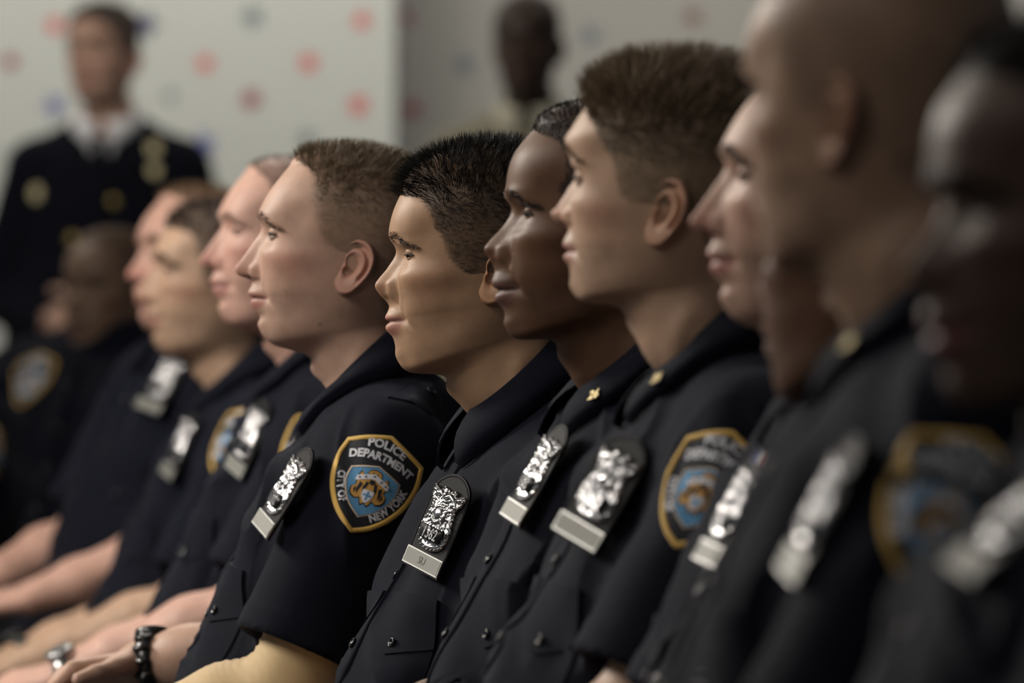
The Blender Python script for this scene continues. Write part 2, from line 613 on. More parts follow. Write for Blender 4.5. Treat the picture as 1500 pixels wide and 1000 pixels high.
    XW = np.concatenate([np.linspace(cx, XW[0], q), XW]); NF = np.concatenate([np.full(q, 2.1), nfk])
    SG = np.concatenate([np.full(q, 30.0), sig]); AL = np.concatenate([np.zeros(q), ala]); TT = np.concatenate([np.full(q, -1.0), t])
    # throat below the traced profile, going down inside the collar
    ne = int(14 * res) + 3
    e = np.linspace(0, 1, ne + 1)[1:]
    x0, z0 = X[-1], Z[-1]
    X = np.concatenate([X, x0 + (-4 - x0) * e]); FX = np.concatenate([FX, x0 + (-4 - x0) * e]); Z = np.concatenate([Z, z0 + (-195 - z0) * e])
    BX = np.concatenate([BX, -77 - 28 * e]); ZB = np.concatenate([ZB, -100 - 75 * e]); W = np.concatenate([W, (57 + 12 * e ** 2) * fat])
    XW = np.concatenate([XW, -24 - 24 * e]); NF = np.concatenate([NF, np.full(ne, 2.0)])
    SG = np.concatenate([SG, np.full(ne, 24.0)]); AL = np.concatenate([AL, np.zeros(ne)]); TT = np.concatenate([TT, 18 + e])
    nb = 2.15
    nh = int(78 * res)
    sth = np.linspace(0, 1, nh + 1)
    th = math.pi * sth ** 1.45
    th = np.concatenate([th, -th[1:-1][::-1]])       # closed ring
    nth = len(th)
    ct, st = np.cos(th), np.sin(th)
    Rn = len(X)
    V = np.zeros((Rn, nth, 3))
    for i in range(Rn):
        n = np.where(ct >= 0, NF[i], nb)
        cc = np.sign(ct) * np.abs(ct) ** (2 / n)
        ss = np.sign(st) * np.abs(st) ** (2 / n)
        x = np.where(ct >= 0, XW[i] + (FX[i] - XW[i]) * cc, XW[i] + (XW[i] - BX[i]) * cc)
        y = W[i] * ss
        g = np.sin(np.abs(th) / 2) ** 1.7
        z = Z[i] + (ZB[i] - Z[i]) * g
        front = sm(0.05, 0.45, ct)
        d = X[i] - FX[i]
        pw = 2.0 if TT[i] < 8.3 else 3.0
        ridge = d * np.exp(-(np.abs(y) / SG[i]) ** pw)
        al = AL[i] * np.exp(-(np.abs(y) / (16.5 * nw)) ** 7)
        if AL[i] > 0.01:
            kk = 3.0
            hh = np.clip(0.5 + 0.5 * (ridge - al) / kk, 0, 1)
            ridge = al * (1 - hh) + ridge * hh + kk * hh * (1 - hh) * (np.abs(y) < 30)
        x = x + ridge * front
        V[i, :, 0], V[i, :, 1], V[i, :, 2] = x, y, z
    # ---- sculpted features
    x, y, z = V[..., 0], V[..., 1], V[..., 2]
    ay = np.abs(y)
    fr = sm(35, 65, x)
    ez = P[3, 1] - o.get('eye_drop', 6.0)
    ex = P[3, 0] - 22.5
    bz = P[2, 1]
    G = lambda u, su, v, sv: np.exp(-(u / su) ** 2 - (v / sv) ** 2)
    dx = np.zeros_like(x); dy = np.zeros_like(x)
    deep = o.get('socket', 7.5)
    dx -= fr * deep * G(ay - 29, 14, z - ez - 1, 10)
    dx -= fr * 2.5 * G(ay - 18, 7, z - ez + 2, 12)
    dx += fr * o.get('hood', 4.0) * G(ay - 38, 13, z - ez - 12, 6)
    dx -= fr * 2.0 * G(ay - 30, 13, z - ez + 13, 5)
    dx += fr * o.get('browridge', 3.0) * G(ay - 27, 20, z - (bz - 3), 7)
    ck = o.get('cheek', 4.0)
    dy += np.sign(y) * ck * G(x - 58, 26, z - (ez - 24), 15) * sm(10, 30, ay)
    dx += fr * ck * 0.8 * G(ay - 40, 16, z - (ez - 22), 13)
    dy -= np.sign(y) * 4.0 * G(x - 55, 20, z - (ez + 24), 18) * sm(20, 40, ay)          # temples
    dy -= np.sign(y) * o.get('hollow', 2.5) * G(x - 45, 22, z - P[11, 1], 15) * sm(20, 35, ay)
    zm = P[10, 1]
    mw = o.get('mouth', 25.0)
    dx -= fr * 3.2 * G(ay - mw - 1, 6, z - zm - 1, 6)                                    # corners
    dx += fr * 2.0 * G(ay - mw - 10, 8, z - zm - 2, 14)
    dx -= fr * 2.2 * np.exp(-((ay - (19 + (P[8, 1] - z) * 0.62)) / 3.4) ** 2) * sm(P[8, 1] + 8, P[8, 1] - 2, z) * sm(zm - 14, zm - 2, z) * o.get('fold', 1.0)
    dx -= fr * 2.6 * G(ay - 19 * nw, 3.0, z - (P[8, 1] + 7), 8)                          # crease behind the nostril wing
    dx -= fr * 2.6 * np.exp(-((z - zm) / 1.7) ** 2) * sm(mw + 3, mw - 6, ay)           # line between the lips
    # nostrils
    nz = (P[7, 1] + P[8, 1]) / 2
    hole = G(ay - 7.5 * nw, 3.6, z - nz - 0.5, 3.0) * sm(P[8, 0] - 2, P[8, 0] + 6, x)
    dx -= hole * 4.0
    # jaw edge and neck muscle
    tneck = TT[:, None]
    dy += np.sign(y) * 3.0 * np.exp(-((x + 2 - (z + 150) * -0.45) / 12) ** 2) * sm(-70, -100, z)
    adam = G(ay, 9, z - (P[17, 1] - 3), 10) * sm(0, 20, x)
    dx += o.get('adam', 3.5) * adam
    V[..., 0] += dx; V[..., 1] += dy
    # ---- colours
    base = np.array(o['skin'])
    C = np.tile(base, (Rn, nth, 1)).astype(float)
    x, y, z = V[..., 0], V[..., 1], V[..., 2]

    def tint(mask, col):
        C[:] = C * (1 - mask[..., None]) + np.asarray(col) * mask[..., None]
    red = np.array(o.get('red', base * np.array([1.12, 0.78, 0.75])))
    tint(0.55 * fr * G(ay, 17, z - P[6, 1], 14), red)
    tint(0.5 * G(x - 62, 26, z - (ez - 30), 18) * sm(15, 30, ay), red)
    lt, lb = (P[9, 1] + P[8, 1]) * 0.5 * 0.25 + P[9, 1] * 0.75, P[12, 1]
    lipy = np.sqrt(np.clip(1 - (ay / (mw + 2)) ** 2, 0, 1))
    up = sm(zm + (lt - zm) * lipy + 1.5, zm + (lt - zm) * lipy - 0.5, z) * (z >= zm)
    lo = sm(zm + (lb - zm) * lipy - 1.5, zm + (lb - zm) * lipy + 0.5, z) * (z < zm)
    lipm = (up + lo) * (ay < mw + 1) * fr
    lip = np.array(o.get('lip', base * np.array([0.95, 0.6, 0.58])))
    tint(np.clip(lipm, 0, 1) * 0.8, lip)
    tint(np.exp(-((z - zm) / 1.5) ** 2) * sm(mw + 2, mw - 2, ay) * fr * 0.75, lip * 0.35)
    tint(np.clip(hole * 1.3, 0, 1) * 0.9, base * 0.12)
    # stubble
    stb = o.get('stubble', 0.15)
    if stb:
        sb = sm(zm + 12, zm - 6, z) * sm(-95, -80, z) * sm(0, 20, x)
        sb = np.maximum(sb, sm(P[8, 1], P[8, 1] - 4, z) * sm(zm - 2, zm + 3, z) * sm(mw + 8, mw, ay) * fr)
        tint(sb * stb * (1 - np.clip(lipm, 0, 1)), base * np.array([0.45, 0.45, 0.48]))
    # scalp
    hm = hair_mask(o, V.reshape(-1, 3)).reshape(Rn, nth)
    nn = vnoise(V.reshape(-1, 3) * 0.6, 3).reshape(Rn, nth)
    hc = np.array(o['hair_col'])
    tint(np.clip(hm * o.get('scalp', 0.85) * (0.9 + 0.25 * nn), 0, 1), hc)
    # freckles / moles
    for mx_, mz_, mr_ in o.get('moles', []):
        tint(np.exp(-(((x - mx_) ** 2 + (z - mz_) ** 2) / mr_ ** 2)) * (y > 0) * 0.8, base * 0.25)
    Vf = V.reshape(-1, 3)
    top = np.array([[cx, 0, crown + 0.3]])
    faces = grid_faces(Rn, nth, False, True).tolist()
    V2 = np.concatenate([Vf, top])
    C2 = np.concatenate([C.reshape(-1, 3), hc[None] if hm[0].mean() > .5 else base[None]])
    ti = len(V2) - 1
    faces += [[ti, j, (j + 1) % nth] for j in range(nth)]
    info = dict(ez=ez, ex=ex, bz=bz, P=P, zm=zm, pit=pit, Rn=Rn, nth=nth, ring=V, hm=hm, crown=crown)
    return V2, faces, C2, info


def hair_mask(o, V):
    """scalp area: in front of it is skin.  o['hairline'] = [(z, x)...] side outline, o['nape'] lower limit"""
    hl = o['hairline']
    zz = np.array([a for a, b in hl])[::-1]; xx = np.array([b for a, b in hl])[::-1]
    x, z = V[:, 0], V[:, 2]
    lim = np.interp(z, zz, xx)
    soft = o.get('hair_soft', 3.0)
    jit = 2.0 * vnoise(V * 0.35, 9)
    return sm(soft, -soft, x - lim + jit) * sm(hl[-1][0] - 6, hl[-1][0] + 14, z)


# side outlines (z, x) from above the forehead down past the ear to the nape
HAIRLINES = {
 'crew': [(150, 75), (118, 66), (111, 62), (102, 47), (92, 42), (70, 40), (52, 34), (34, 30), (22, 20), (16, 6), (12, -22), (0, -27), (-20, -34), (-40, -46), (-58, -60)],
 'straight': [(150, 95), (100, 92), (92, 84), (84, 60), (74, 54), (56, 50), (40, 42), (20, 36), (6, 26), (2, 18), (0, -20), (-10, -28), (-30, -40), (-50, -52), (-66, -64)],
 'tight': [(150, 70), (114, 66), (106, 58), (96, 42), (84, 36), (66, 38), (48, 46), (34, 40), (14, 30), (4, 20), (2, -22), (-10, -28), (-40, -48), (-62, -62)],
 'thick': [(160, 100), (104, 92), (92, 84), (82, 72), (66, 62), (48, 48), (30, 40), (12, 34), (6, 22), (10, -6), (8, -24), (0, -30), (-20, -40), (-40, -52), (-54, -64)],
 'buzz': [(150, 75), (112, 66), (100, 55), (86, 47), (66, 44), (40, 36), (20, 28), (8, 18), (4, -22), (-10, -28), (-40, -46), (-60, -62)],
 'bald': [(200, -200), (120, -200), (40, -200), (-60, -200)],
}


def add_eyes(mb, o, info):
    """eyeballs with lids, in head millimetres"""
    ez, ex = info['ez'], info['ex']
    base = np.array(o['skin'])
    for sgn in (1, -1):
        c = np.array([ex, 31.5 * sgn, ez])
        out = math.radians(8) * sgn
        R = rotz(out)
        # ball with iris: rows around the forward axis
        rows = [0.0, 0.2, 0.42, 0.54, 0.57, 0.8, 1.2, 1.7, 2.3, 3.1]
        nb = 18
        a = np.linspace(0, 2 * math.pi, nb, endpoint=False)
        Vb = []
        for r in rows:
            rr = 12.2 + (0.9 * math.exp(-(r / 0.42) ** 4))
            Vb.append(np.stack([np.full(nb, rr * math.cos(r)), rr * math.sin(r) * np.cos(a), rr * math.sin(r) * np.sin(a)], -1))
        Vb = np.concatenate(Vb) @ rotz(o.get('gaze', 0.0)).T
        Vb = Vb @ R.T + c
        f = grid_faces(len(rows), nb, False, True)
        fi, fw = f[:3 * nb], f[3 * nb:]
        k0 = mb.n
        mb.add(Vb, fi, M[o.get('iris', 'iris_brown')])
        mb.add(Vb, fw, M['eye_white'])
        # lids: shells above and below the opening
        op_u, op_l = o.get('lid_up', 0.12), o.get('lid_lo', 0.11)
        lon = np.linspace(-1.18, 1.18, 25)
        for up in (True, False):
            lat_edge = (op_u if up else -op_l) * np.clip(1 - (lon / 1.02) ** 2, 0, 1) ** 0.6 - 0.03
            rowsn = 9
            pts, col = [], []
            for q in range(rowsn):
                fq = q / (rowsn - 1)
                lat = lat_edge + ((1.35 if up else -1.30) - lat_edge) * fq
                rad = 13.4 + (0.5 if up else 0.0) * math.sin(min(fq * 3, 1) * math.pi) - (4.5 * sm(0.5, 1.0, np.array(fq)) if up else 7.0 * sm(0.12, 0.75, np.array(fq)))
                if q == 0: rad = 12.3
                pts.append(np.stack([rad * np.cos(lat) * np.cos(lon), rad * np.cos(lat) * np.sin(lon), rad * np.sin(lat)], -1))
                cc = base * (0.90 if up else 0.97)
                col.append(np.tile(cc, (len(lon), 1)))
            pts = np.concatenate(pts) @ R.T + c
            ff = grid_faces(rowsn, len(lon))
            if not up: ff = ff[:, ::-1]
            mb.add(pts, ff, M['skin'], np.concatenate(col))
            if up:     # lashes: narrow strip standing off the upper lid
                e0 = np.stack([12.9 * np.cos(lat_edge) * np.cos(lon), 12.9 * np.cos(lat_edge) * np.sin(lon), 12.9 * np.sin(lat_edge)], -1)
                le = lat_edge - 0.05
                e1 = np.stack([16.0 * np.cos(le) * np.cos(lon), 16.0 * np.cos(le) * np.sin(lon), 16.0 * np.sin(le) + 0.6], -1)
                e2 = np.stack([13.6 * np.cos(lat_edge) * np.cos(lon), 13.6 * np.cos(lat_edge) * np.sin(lon), 13.6 * np.sin(lat_edge + .06)], -1)
                sp = np.concatenate([e0, e1, e2])[:] @ R.T + c
                mb.add(sp, grid_faces(3, len(lon)), M['lash'])


def make_ear(o, sgn):
    """ear in millimetres around the ear canal, lateral = +y for the left side"""
    nphi, nr_ = 64, 26
    phi = np.linspace(0, 2 * math.pi, nphi, endpoint=False)
    # outline: x back is negative; phi measured from straight up, going backward
    ok = np.radians([0, 25, 50, 75, 100, 125, 150, 170, 185, 205, 235, 270, 300, 330, 360])
    orr = [32, 33, 30, 25.5, 23, 22.5, 26, 31, 32.5, 28, 18, 12.5, 14, 23, 32]
    R = catmull(ok, orr, phi) * o.get('ear', 1.0)
    rr = np.linspace(0, 1, nr_)
    up, back = np.cos(phi), -np.sin(phi)
    V, C = [], []
    base = np.array(o['skin']); red = np.array(o.get('ear_col', base * np.array([1.12, 0.74, 0.70])))
    for r in rr:
        lob = sm(-0.55, -0.9, np.cos(phi))                     # lobe: no rim, no antihelix
        bk = sm(0.15, -0.35, back)                               # towards the back
        frn = sm(0.2, 0.75, back)
        h = -11.0 * np.exp(-(r / 0.33) ** 4) * np.ones(nphi)
        h += 3.2 * np.exp(-((r - 0.56) / 0.10) ** 2) * (1 - lob) * (0.35 + 0.65 * np.clip(bk + sm(0.2, 0.8, up), 0, 1))
        h -= 2.6 * np.exp(-((r - 0.74) / 0.09) ** 2) * (1 - lob) * (1 - frn * 0.6)
        h += 4.6 * np.exp(-((r - 0.91) / 0.075) ** 2) * (1 - lob * 0.8) * (1 - 0.5 * frn)
        h += 3.0 * lob * np.exp(-((r - 0.7) / 0.3) ** 2)
        h += 5.0 * np.exp(-((r - 0.42) / 0.2) ** 2) * np.exp(-((phi - math.radians(262)) / 0.42) ** 2)   # tragus
        h -= 3.0 * sm(0.93, 1.0, np.array(r))
        x = back * R * r; z = up * R * r
        lat = h - x * 0.40 + 2.0 - 3.5 * frn * sm(.6, 1, np.array(r))
        V.append(np.stack([x, lat, z], -1))
        dark = np.exp(-(r / 0.30) ** 4)
        cc = base * 0.5 + red * 0.5
        C.append(np.tile(cc, (nphi, 1)) * (1 - 0.0 * dark))
    # back of the shell
    for r in (1.0, 0.9, 0.7, 0.45, 0.3):
        x = back * R * r; z = up * R * r
        lat = -x * 0.40 - 3.5 - 3.0 * (1 - r)
        if r < 0.5: lat = lat - 12
        V.append(np.stack([x, lat, z], -1)); C.append(np.tile(base * 0.5 + red * 0.5, (nphi, 1)))
    V = np.concatenate(V); C = np.concatenate(C)
    V = V @ roty(math.radians(-10)).T
    V[:, 1] += 70.5 * o.get('fat', 1.0)
    V[:, 0] -= 6
    f = grid_faces(nr_ + 5, nphi, False, True)
    if sgn < 0:
        V[:, 1] *= -1
    else:
        f = f[:, ::-1]
    return V, f, C


def strands(roots, dirs, lens, width, bend, rng):
    """tapered two-segment blades"""
    n = len(roots)
    side = np.cross(dirs, rng.normal(size=(n, 3)))
    side /= np.linalg.norm(side, axis=1)[:, None] + 1e-9
    w = width[:, None] * side * 0.5
    mid = roots + dirs * lens[:, None] * 0.55
    d2 = dirs + bend
    d2 /= np.linalg.norm(d2, axis=1)[:, None]
    tip = mid + d2 * lens[:, None] * 0.5
    V = np.stack([roots - w, roots + w, mid - w * 0.8, mid + w * 0.8, tip], 1).reshape(-1, 3)
    b = (np.arange(n) * 5)[:, None]
    q = (b + np.array([[0, 1, 3, 2]])).tolist()
    t = (b + np.array([[2, 3, 4]])).tolist()
    return V, q + t


def make_hair(o, info, rng):
    """blades over the scalp area + brows, in head millimetres"""
    ring, hm = info['ring'], info['hm']
    Rn, nth = info['Rn'], info['nth']
    V = ring.reshape(-1, 3)
    Fq = grid_faces(Rn, nth, False, True)
    cen = V[Fq].mean(1)
    nrm = np.cross(V[Fq[:, 2]] - V[Fq[:, 0]], V[Fq[:, 3]] - V[Fq[:, 1]])
    ar = np.linalg.norm(nrm, axis=1)
    nrm /= ar[:, None] + 1e-9
    m = hm.reshape(-1)[Fq].mean(1)
    out = MB()
    hmat = hair_mat('hair_strands', tuple(o['hair_col']))
    n = o.get('hair_n', 9000)
    if n:
        z = cen[:, 2]
        w = ar * np.where(m > 0.35, m, 0) * (0.25 + sm(20, 90, z))
        w /= w.sum()
        pick = rng.choice(len(w), n, p=w)
        a, b = rng.random((2, n, 1))
        q = V[Fq[pick]]
        roots = (q[:, 0] * (1 - a) + q[:, 1] * a) * (1 - b) + (q[:, 3] * (1 - a) + q[:, 2] * a) * b
        N = nrm[pick]
        zz = roots[:, 2]; xx = roots[:, 0]
        L0, L1 = o.get('hair_len', (2.0, 11.0))
        topf = sm(o.get('fade', (55, 105))[0], o.get('fade', (55, 105))[1], zz)
        ln = (L0 + (L1 - L0) * topf) * (0.75 + 0.5 * rng.random(n))
        ln *= 0.45 + 0.55 * m[pick]
        frontw = sm(20, 70, xx) * topf
        comb = np.array(o.get('comb', (-0.5, 0, 0.2)))[None] * (1 - frontw[:, None]) + np.array(o.get('comb_front', (0.3, 0, 0.6)))[None] * frontw[:, None]
        side_comb = np.array([-0.55, 0.0, -0.75])[None]
        comb = comb * topf[:, None] + side_comb * (1 - topf[:, None])
        cl = np.stack([vnoise(roots * 0.11, 1), vnoise(roots * 0.11, 2), vnoise(roots * 0.11, 4)], 1)
        d = N * o.get('lift', 0.75) + comb + cl * o.get('clump', 0.5) + rng.normal(size=(n, 3)) * o.get('mess', 0.16)
        d /= np.linalg.norm(d, axis=1)[:, None]
        dn = (d * N).sum(1)
        d += N * np.maximum(0, 0.18 - dn)[:, None]
        d /= np.linalg.norm(d, axis=1)[:, None]
        bend = comb * 0.35 - N * 0.2 * (1 - topf[:, None])
        v, f = strands(roots - N * 0.8, d, ln + 0.8, np.full(n, o.get('hair_w', 0.55)) * (0.7 + 0.6 * rng.random(n)), bend, rng)
        out.add(v, f, hmat)
    # brows
    P = info['P']
    sel = []
    bz = info['bz'] + o.get('brow_dz', -4.5)
    yb = np.abs(cen[:, 1])
    zb = bz + 1.5 * np.sin(np.clip((yb - 8) / 30, 0, 1) * math.pi * 0.75) - 13.0 * sm(26, 54, yb)
    th = o.get('brow_t', 3.8) * (1 - 0.5 * sm(32, 54, yb))
    wb = ar * np.exp(-((cen[:, 2] - zb) / th) ** 4) * (yb > 7) * (yb < 53) * (cen[:, 0] > 40)
    nbw = o.get('brow_n', 900)
    if nbw:
        pick = rng.choice(len(wb), nbw, p=wb / wb.sum())
        a, b = rng.random((2, nbw, 1))
        q = V[Fq[pick]]
        roots = (q[:, 0] * (1 - a) + q[:, 1] * a) * (1 - b) + (q[:, 3] * (1 - a) + q[:, 2] * a) * b
        s = np.sign(roots[:, 1])
        d = nrm[pick] * 0.35 + np.stack([np.full(nbw, -0.35), s * 0.8, 0.25 - 0.6 * sm(28, 45, np.abs(roots[:, 1]))], 1) + rng.normal(size=(nbw, 3)) * 0.15
        d /= np.linalg.norm(d, axis=1)[:, None]
        v, f = strands(roots - nrm[pick] * 0.3, d, 6.0 * (0.7 + 0.6 * rng.random(nbw)), np.full(nbw, 0.55), -nrm[pick] * 0.3, rng)
        bm = hair_mat('eyebrow_hair', tuple(o.get('brow_col', np.array(o['hair_col']) * 0.8)))
        out.add(v, f, bm)
    return out


# ------------------------------------------------------------------ wrap helpers on cloth
class Cloth:
    def __init__(self, V, Fc):
        self.bvh = BVHTree.FromPolygons([Vector(v) for v in V], Fc.tolist() if isinstance(Fc, np.ndarray) else Fc)

    def ray(self, o, d):
        h = self.bvh.ray_cast(Vector(o), Vector(d))
        if h[0] is None: return None
        return np.array(h[0]), np.array(h[1])

    def near(self, p):
        h = self.bvh.find_nearest(Vector(p))
        return np.array(h[0]), np.array(h[1])

    def frame(self, c, axis, r=0.025):
        """smoothed normal around c, u to the viewer's right (seen from outside), v along axis"""
        n = np.zeros(3)
        p, n0 = self.near(c)
        t = np.cross(n0, [0.3, 0.5, 0.8]); t /= np.linalg.norm(t); t2 = np.cross(n0, t)
        for k in range(8):
            a = k * math.pi / 4
            q, nn = self.near(p + r * (math.cos(a) * t + math.sin(a) * t2))
            n += nn
        n /= np.linalg.norm(n)
        v = np.asarray(axis, float); v = v - n * (v @ n); v /= np.linalg.norm(v)
        u = np.cross(v, n)
        return p, n, u, v

    def wrap(self, pts, fr, off, reject=None):
        """pts (n,2or3) in metres in the frame; third column is extra height"""
        p, n, u, v = fr
        out = []
        pts = np.asarray(pts, float)
        for q in pts:
            s = p + u * q[0] + v * q[1]
            h = self.ray(s + n * 0.06, -n)
            e = off + (q[2] if len(q) > 2 else 0)
            if reject is not None and h is not None and reject(h[0]):
                out.append(s - n * 0.014)
                continue
            if h is None or abs((h[0] - s) @ n) > 0.03:
                g, nn = self.near(s)
                out.append(g + n * e)
            else:
                out.append(h[0] + n * e)
        return np.array(out)


def densify(poly, step):
    out = []
    p = np.asarray(poly, float)
    for i in range(len(p)):
        a, b = p[i], p[(i + 1) % len(p)]
        k = max(1, int(np.ceil(np.linalg.norm(b - a) / step)))
        for j in range(k):
            out.append(a + (b - a) * j / k)
    return np.array(out)


def fan_rings(poly, rings=6):
    """concentric fill of a star-shaped outline: verts (n*rings+1, 2), faces"""
    p = np.asarray(poly, float); n = len(p); c = p.mean(0)
    V = np.concatenate([c + (p - c) * f for f in np.linspace(1, 1 / rings, rings)] + [c[None]])
    f = []
    for r in range(rings - 1):
        for i in range(n):
            j = (i + 1) % n
            f.append([r * n + i, r * n + j, (r + 1) * n + j, (r + 1) * n + i])
    for i in range(n):
        f.append([(rings - 1) * n + i, (rings - 1) * n + (i + 1) % n, rings * n])
    return V, f


def band(poly_out, poly_in):
    n = len(poly_out)
    V = np.concatenate([poly_out, poly_in])
    return V, [[i, (i + 1) % n, n + (i + 1) % n, n + i] for i in range(n)]


def ccw(p):
    p = np.asarray(p, float)
    a = np.sum(p[:, 0] * np.roll(p[:, 1], -1) - np.roll(p[:, 0], -1) * p[:, 1])
    return p if a > 0 else p[::-1]


def spline_closed(pts, corners, per=8):
    """smooth closed outline that keeps the listed corner indices sharp"""
    pts = np.asarray(pts, float); n = len(pts); out = []
    for i in range(n):
        p0, p1, p2, p3 = pts[(i - 1) % n], pts[i], pts[(i + 1) % n], pts[(i + 2) % n]
        m1 = (p2 - p1) if i in corners else (p2 - p0) / 2
        m2 = (p2 - p1) if (i + 1) % n in corners else (p3 - p1) / 2
        for t in np.linspace(0, 1, per, endpoint=False):
            t2, t3 = t * t, t ** 3
            out.append((2*t3-3*t2+1)*p1 + (t3-2*t2+t)*m1 + (-2*t3+3*t2)*p2 + (t3-t2)*m2)
    return np.array(out)


PATCH_OUT = [(0, 57), (44, 41), (47.5, 18), (43.5, -8), (32, -31), (17, -47), (0, -57.5), (-17, -47), (-32, -31), (-43.5, -8), (-47.5, 18), (-44, 41)]
PATCH_COR = {0, 1, 6, 11}


def arc_text(s, size, path_fn, bold, squeeze=1.0):
    """letters laid along path_fn(distance from middle) -> (point, tangent)"""
    V, f = text_mesh(s, bold)
    V = V.copy()
    V[:, 0] *= size * squeeze; V[:, 1] *= size
    out = np.zeros((len(V), 2))
    for i, (x, y, _) in enumerate(V):
        p, t = path_fn(x)
        nrm = np.array([-t[1], t[0]])
        out[i] = p + nrm * y
    return out, f


def path_from(pts):
    pts = np.asarray(pts, float)
    seg = np.linalg.norm(np.diff(pts, axis=0), axis=1)
    L = np.concatenate([[0], np.cumsum(seg)])

    def fn(d):
        s = np.clip(L[-1] / 2 + d, 0, L[-1])
        p = np.array([np.interp(s, L, pts[:, 0]), np.interp(s, L, pts[:, 1])])
        e = 3.0
        a = np.array([np.interp(np.clip(s - e, 0, L[-1]), L, pts[:, 0]), np.interp(np.clip(s - e, 0, L[-1]), L, pts[:, 1])])
        b = np.array([np.interp(np.clip(s + e, 0, L[-1]), L, pts[:, 0]), np.interp(np.clip(s + e, 0, L[-1]), L, pts[:, 1])])
        t = (b - a); t /= np.linalg.norm(t)
        p = p + t * (L[-1] / 2 + d - s)
        return p, t
    return fn


def make_patch(cloth, fr, scale=1.0):
    mb = MB()
    k = 0.001 * scale

    def put(V, f, off, m):
        V = np.asarray(V, float)
        W = V * k if V.shape[1] == 2 else V * np.array([k, k, 0.001])
        mb.add(cloth.wrap(W, fr, off), f, M[m])
    out = spline_closed(PATCH_OUT, PATCH_COR, 8)
    out = ccw(out)
    V, f = fan_rings(out, 8)
    put(V, f, 0.0016, 'patch_black')
    # raised merrowed border
    cen = out.mean(0)
    nn = len(out)
    secs = []
    for d, h in ((0.6, -1.6), (0.6, 0.6), (-0.8, 1.5), (-3.0, 1.5), (-4.2, 0.4), (-4.4, -0.4)):
        tn = np.roll(out, -1, 0) - np.roll(out, 1, 0)
        nr = np.stack([tn[:, 1], -tn[:, 0]], 1); nr /= np.linalg.norm(nr, axis=1)[:, None]
        secs.append(np.c_[out + nr * d, np.full(nn, h)])
    put(np.concatenate(secs), grid_faces(len(secs), nn, False, True)[:, ::-1].tolist(), 0.0016, 'gold_braid')
    # inner shield
    inn = spline_closed([(0, 21), (30, 12), (31, -2), (26, -17), (16, -31), (0, -42), (-16, -31), (-26, -17), (-31, -2), (-30, 12)], {0, 1, 5, 9}, 5)
    inn = ccw(inn)
    inn = np.array([0, -7.5]) + (inn - np.array([0, -8.0])) * 0.90
    V, f = fan_rings(inn, 6)
    put(V, f, 0.0020, 'patch_blue')
    c0 = np.array([0, -8.0])
    V, f = band(c0 + (inn - c0) * 1.055, inn)
    put(np.c_[V, np.r_[np.full(len(inn), -0.2), np.full(len(inn), 0.6)]], f, 0.0022, 'patch_tan')
    # seal: figures either side of a shield, under an eagle, with a white band
    seal = [(0, 17), (7, 15), (9, 9), (14, 8), (16, 12), (19, 2), (17, -5), (21, -9), (20, -17), (13, -21), (8, -19), (4, -26), (0, -23), (-4, -26), (-8, -19), (-13, -21), (-20, -17), (-21, -9), (-17, -5), (-19, 2), (-16, 12), (-14, 8), (-9, 9), (-7, 15)]
    so = spline_closed([(x * 0.97, y * 0.97 - 1.5) for x, y in seal], set(), 3)
    si = spline_closed([(x * 0.9, y * 0.9 - 1.5) for x, y in seal], set(), 3)
    V, f = fan_rings(ccw(so), 4); put(V, f, 0.0024, 'patch_black')
    V, f = fan_rings(ccw(si), 4); put(V, f, 0.0027, 'patch_gold')
    for pts in ([(-6, 5), (-2, 12), (-1, 5)], [(6, 5), (2, 12), (1, 5)], [(-13, -2), (-9, -4), (-12, -16), (-14, -12)], [(13, -2), (9, -4), (12, -16), (14, -12)],
                [(-6, 0), (-3, -1), (-6, -14), (-8, -8)], [(6, 0), (3, -1), (6, -14), (8, -8)], [(-4, 0), (0, -3), (4, 0), (2, 3), (-2, 3)], [(-17, -12), (-15, -8), (-14, -17)], [(17, -12), (15, -8), (14, -17)]):
        V, f = fan_rings(ccw(densify(pts, 3)), 2); put(V, f, 0.0031, 'patch_black')
    bandp = densify([(-20, -2.5), (-19, 3.2), (0, 10.2), (19, 3.2), (20, -2.5), (0, 4.4)], 3)
    nb = 16
    xs = np.linspace(-18.5, 18.5, nb)
    top = 10 - 0.36 * np.abs(xs); bot = top - 5.6
    V = np.concatenate([np.c_[xs, bot], np.c_[xs, top]])
    put(V, [[i, i + 1, nb + i + 1, nb + i] for i in range(nb - 1)], 0.0034, 'patch_white')
    for x in (-15, -9, 0, 9, 15):
        a = np.linspace(0, 2 * math.pi, 8, endpoint=False)
        V, f = fan_rings(np.c_[x + 1.5 * np.cos(a), 10 - 0.36 * abs(x) - 2.8 + 1.0 * np.sin(a)], 2)
        put(V, f, 0.0038, 'patch_black')
    V, f = fan_rings(ccw(spline_closed([(-6, -9), (6, -9), (6, -16), (0, -23), (-6, -16)], {0, 1}, 3)), 3)
    put(V, f, 0.0034, 'patch_white')
    for q in ([(-1, -10), (1, -10), (1, -20), (-1, -20)], [(-5, -13.5), (5, -13.5), (5, -15.5), (-5, -15.5)]):
        V, f = fan_rings(ccw(densify(q, 3)), 2); put(V, f, 0.0038, 'patch_blue')
    # lettering
    arcs = [('POLICE', 13.2, [(-30, 34.5), (-15, 38.8), (0, 40.6), (15, 38.8), (30, 34.5)], 0.98),
            ('DEPARTMENT', 12.6, [(-42, 18.5), (-22, 24.2), (0, 26.4), (22, 24.2), (42, 18.5)], 0.90)]
    for s, size, pth, sq in arcs:
        V, f = arc_text(s, size, path_from(pth), 0.034, sq)
        put(V, f, 0.0026, 'patch_white')
    V, f = arc_text('CITY OF', 11.2, path_from([(-39, 14), (-38.2, -2), (-33.5, -17), (-26, -29.5), (-16, -40)]), 0.034, 0.92)
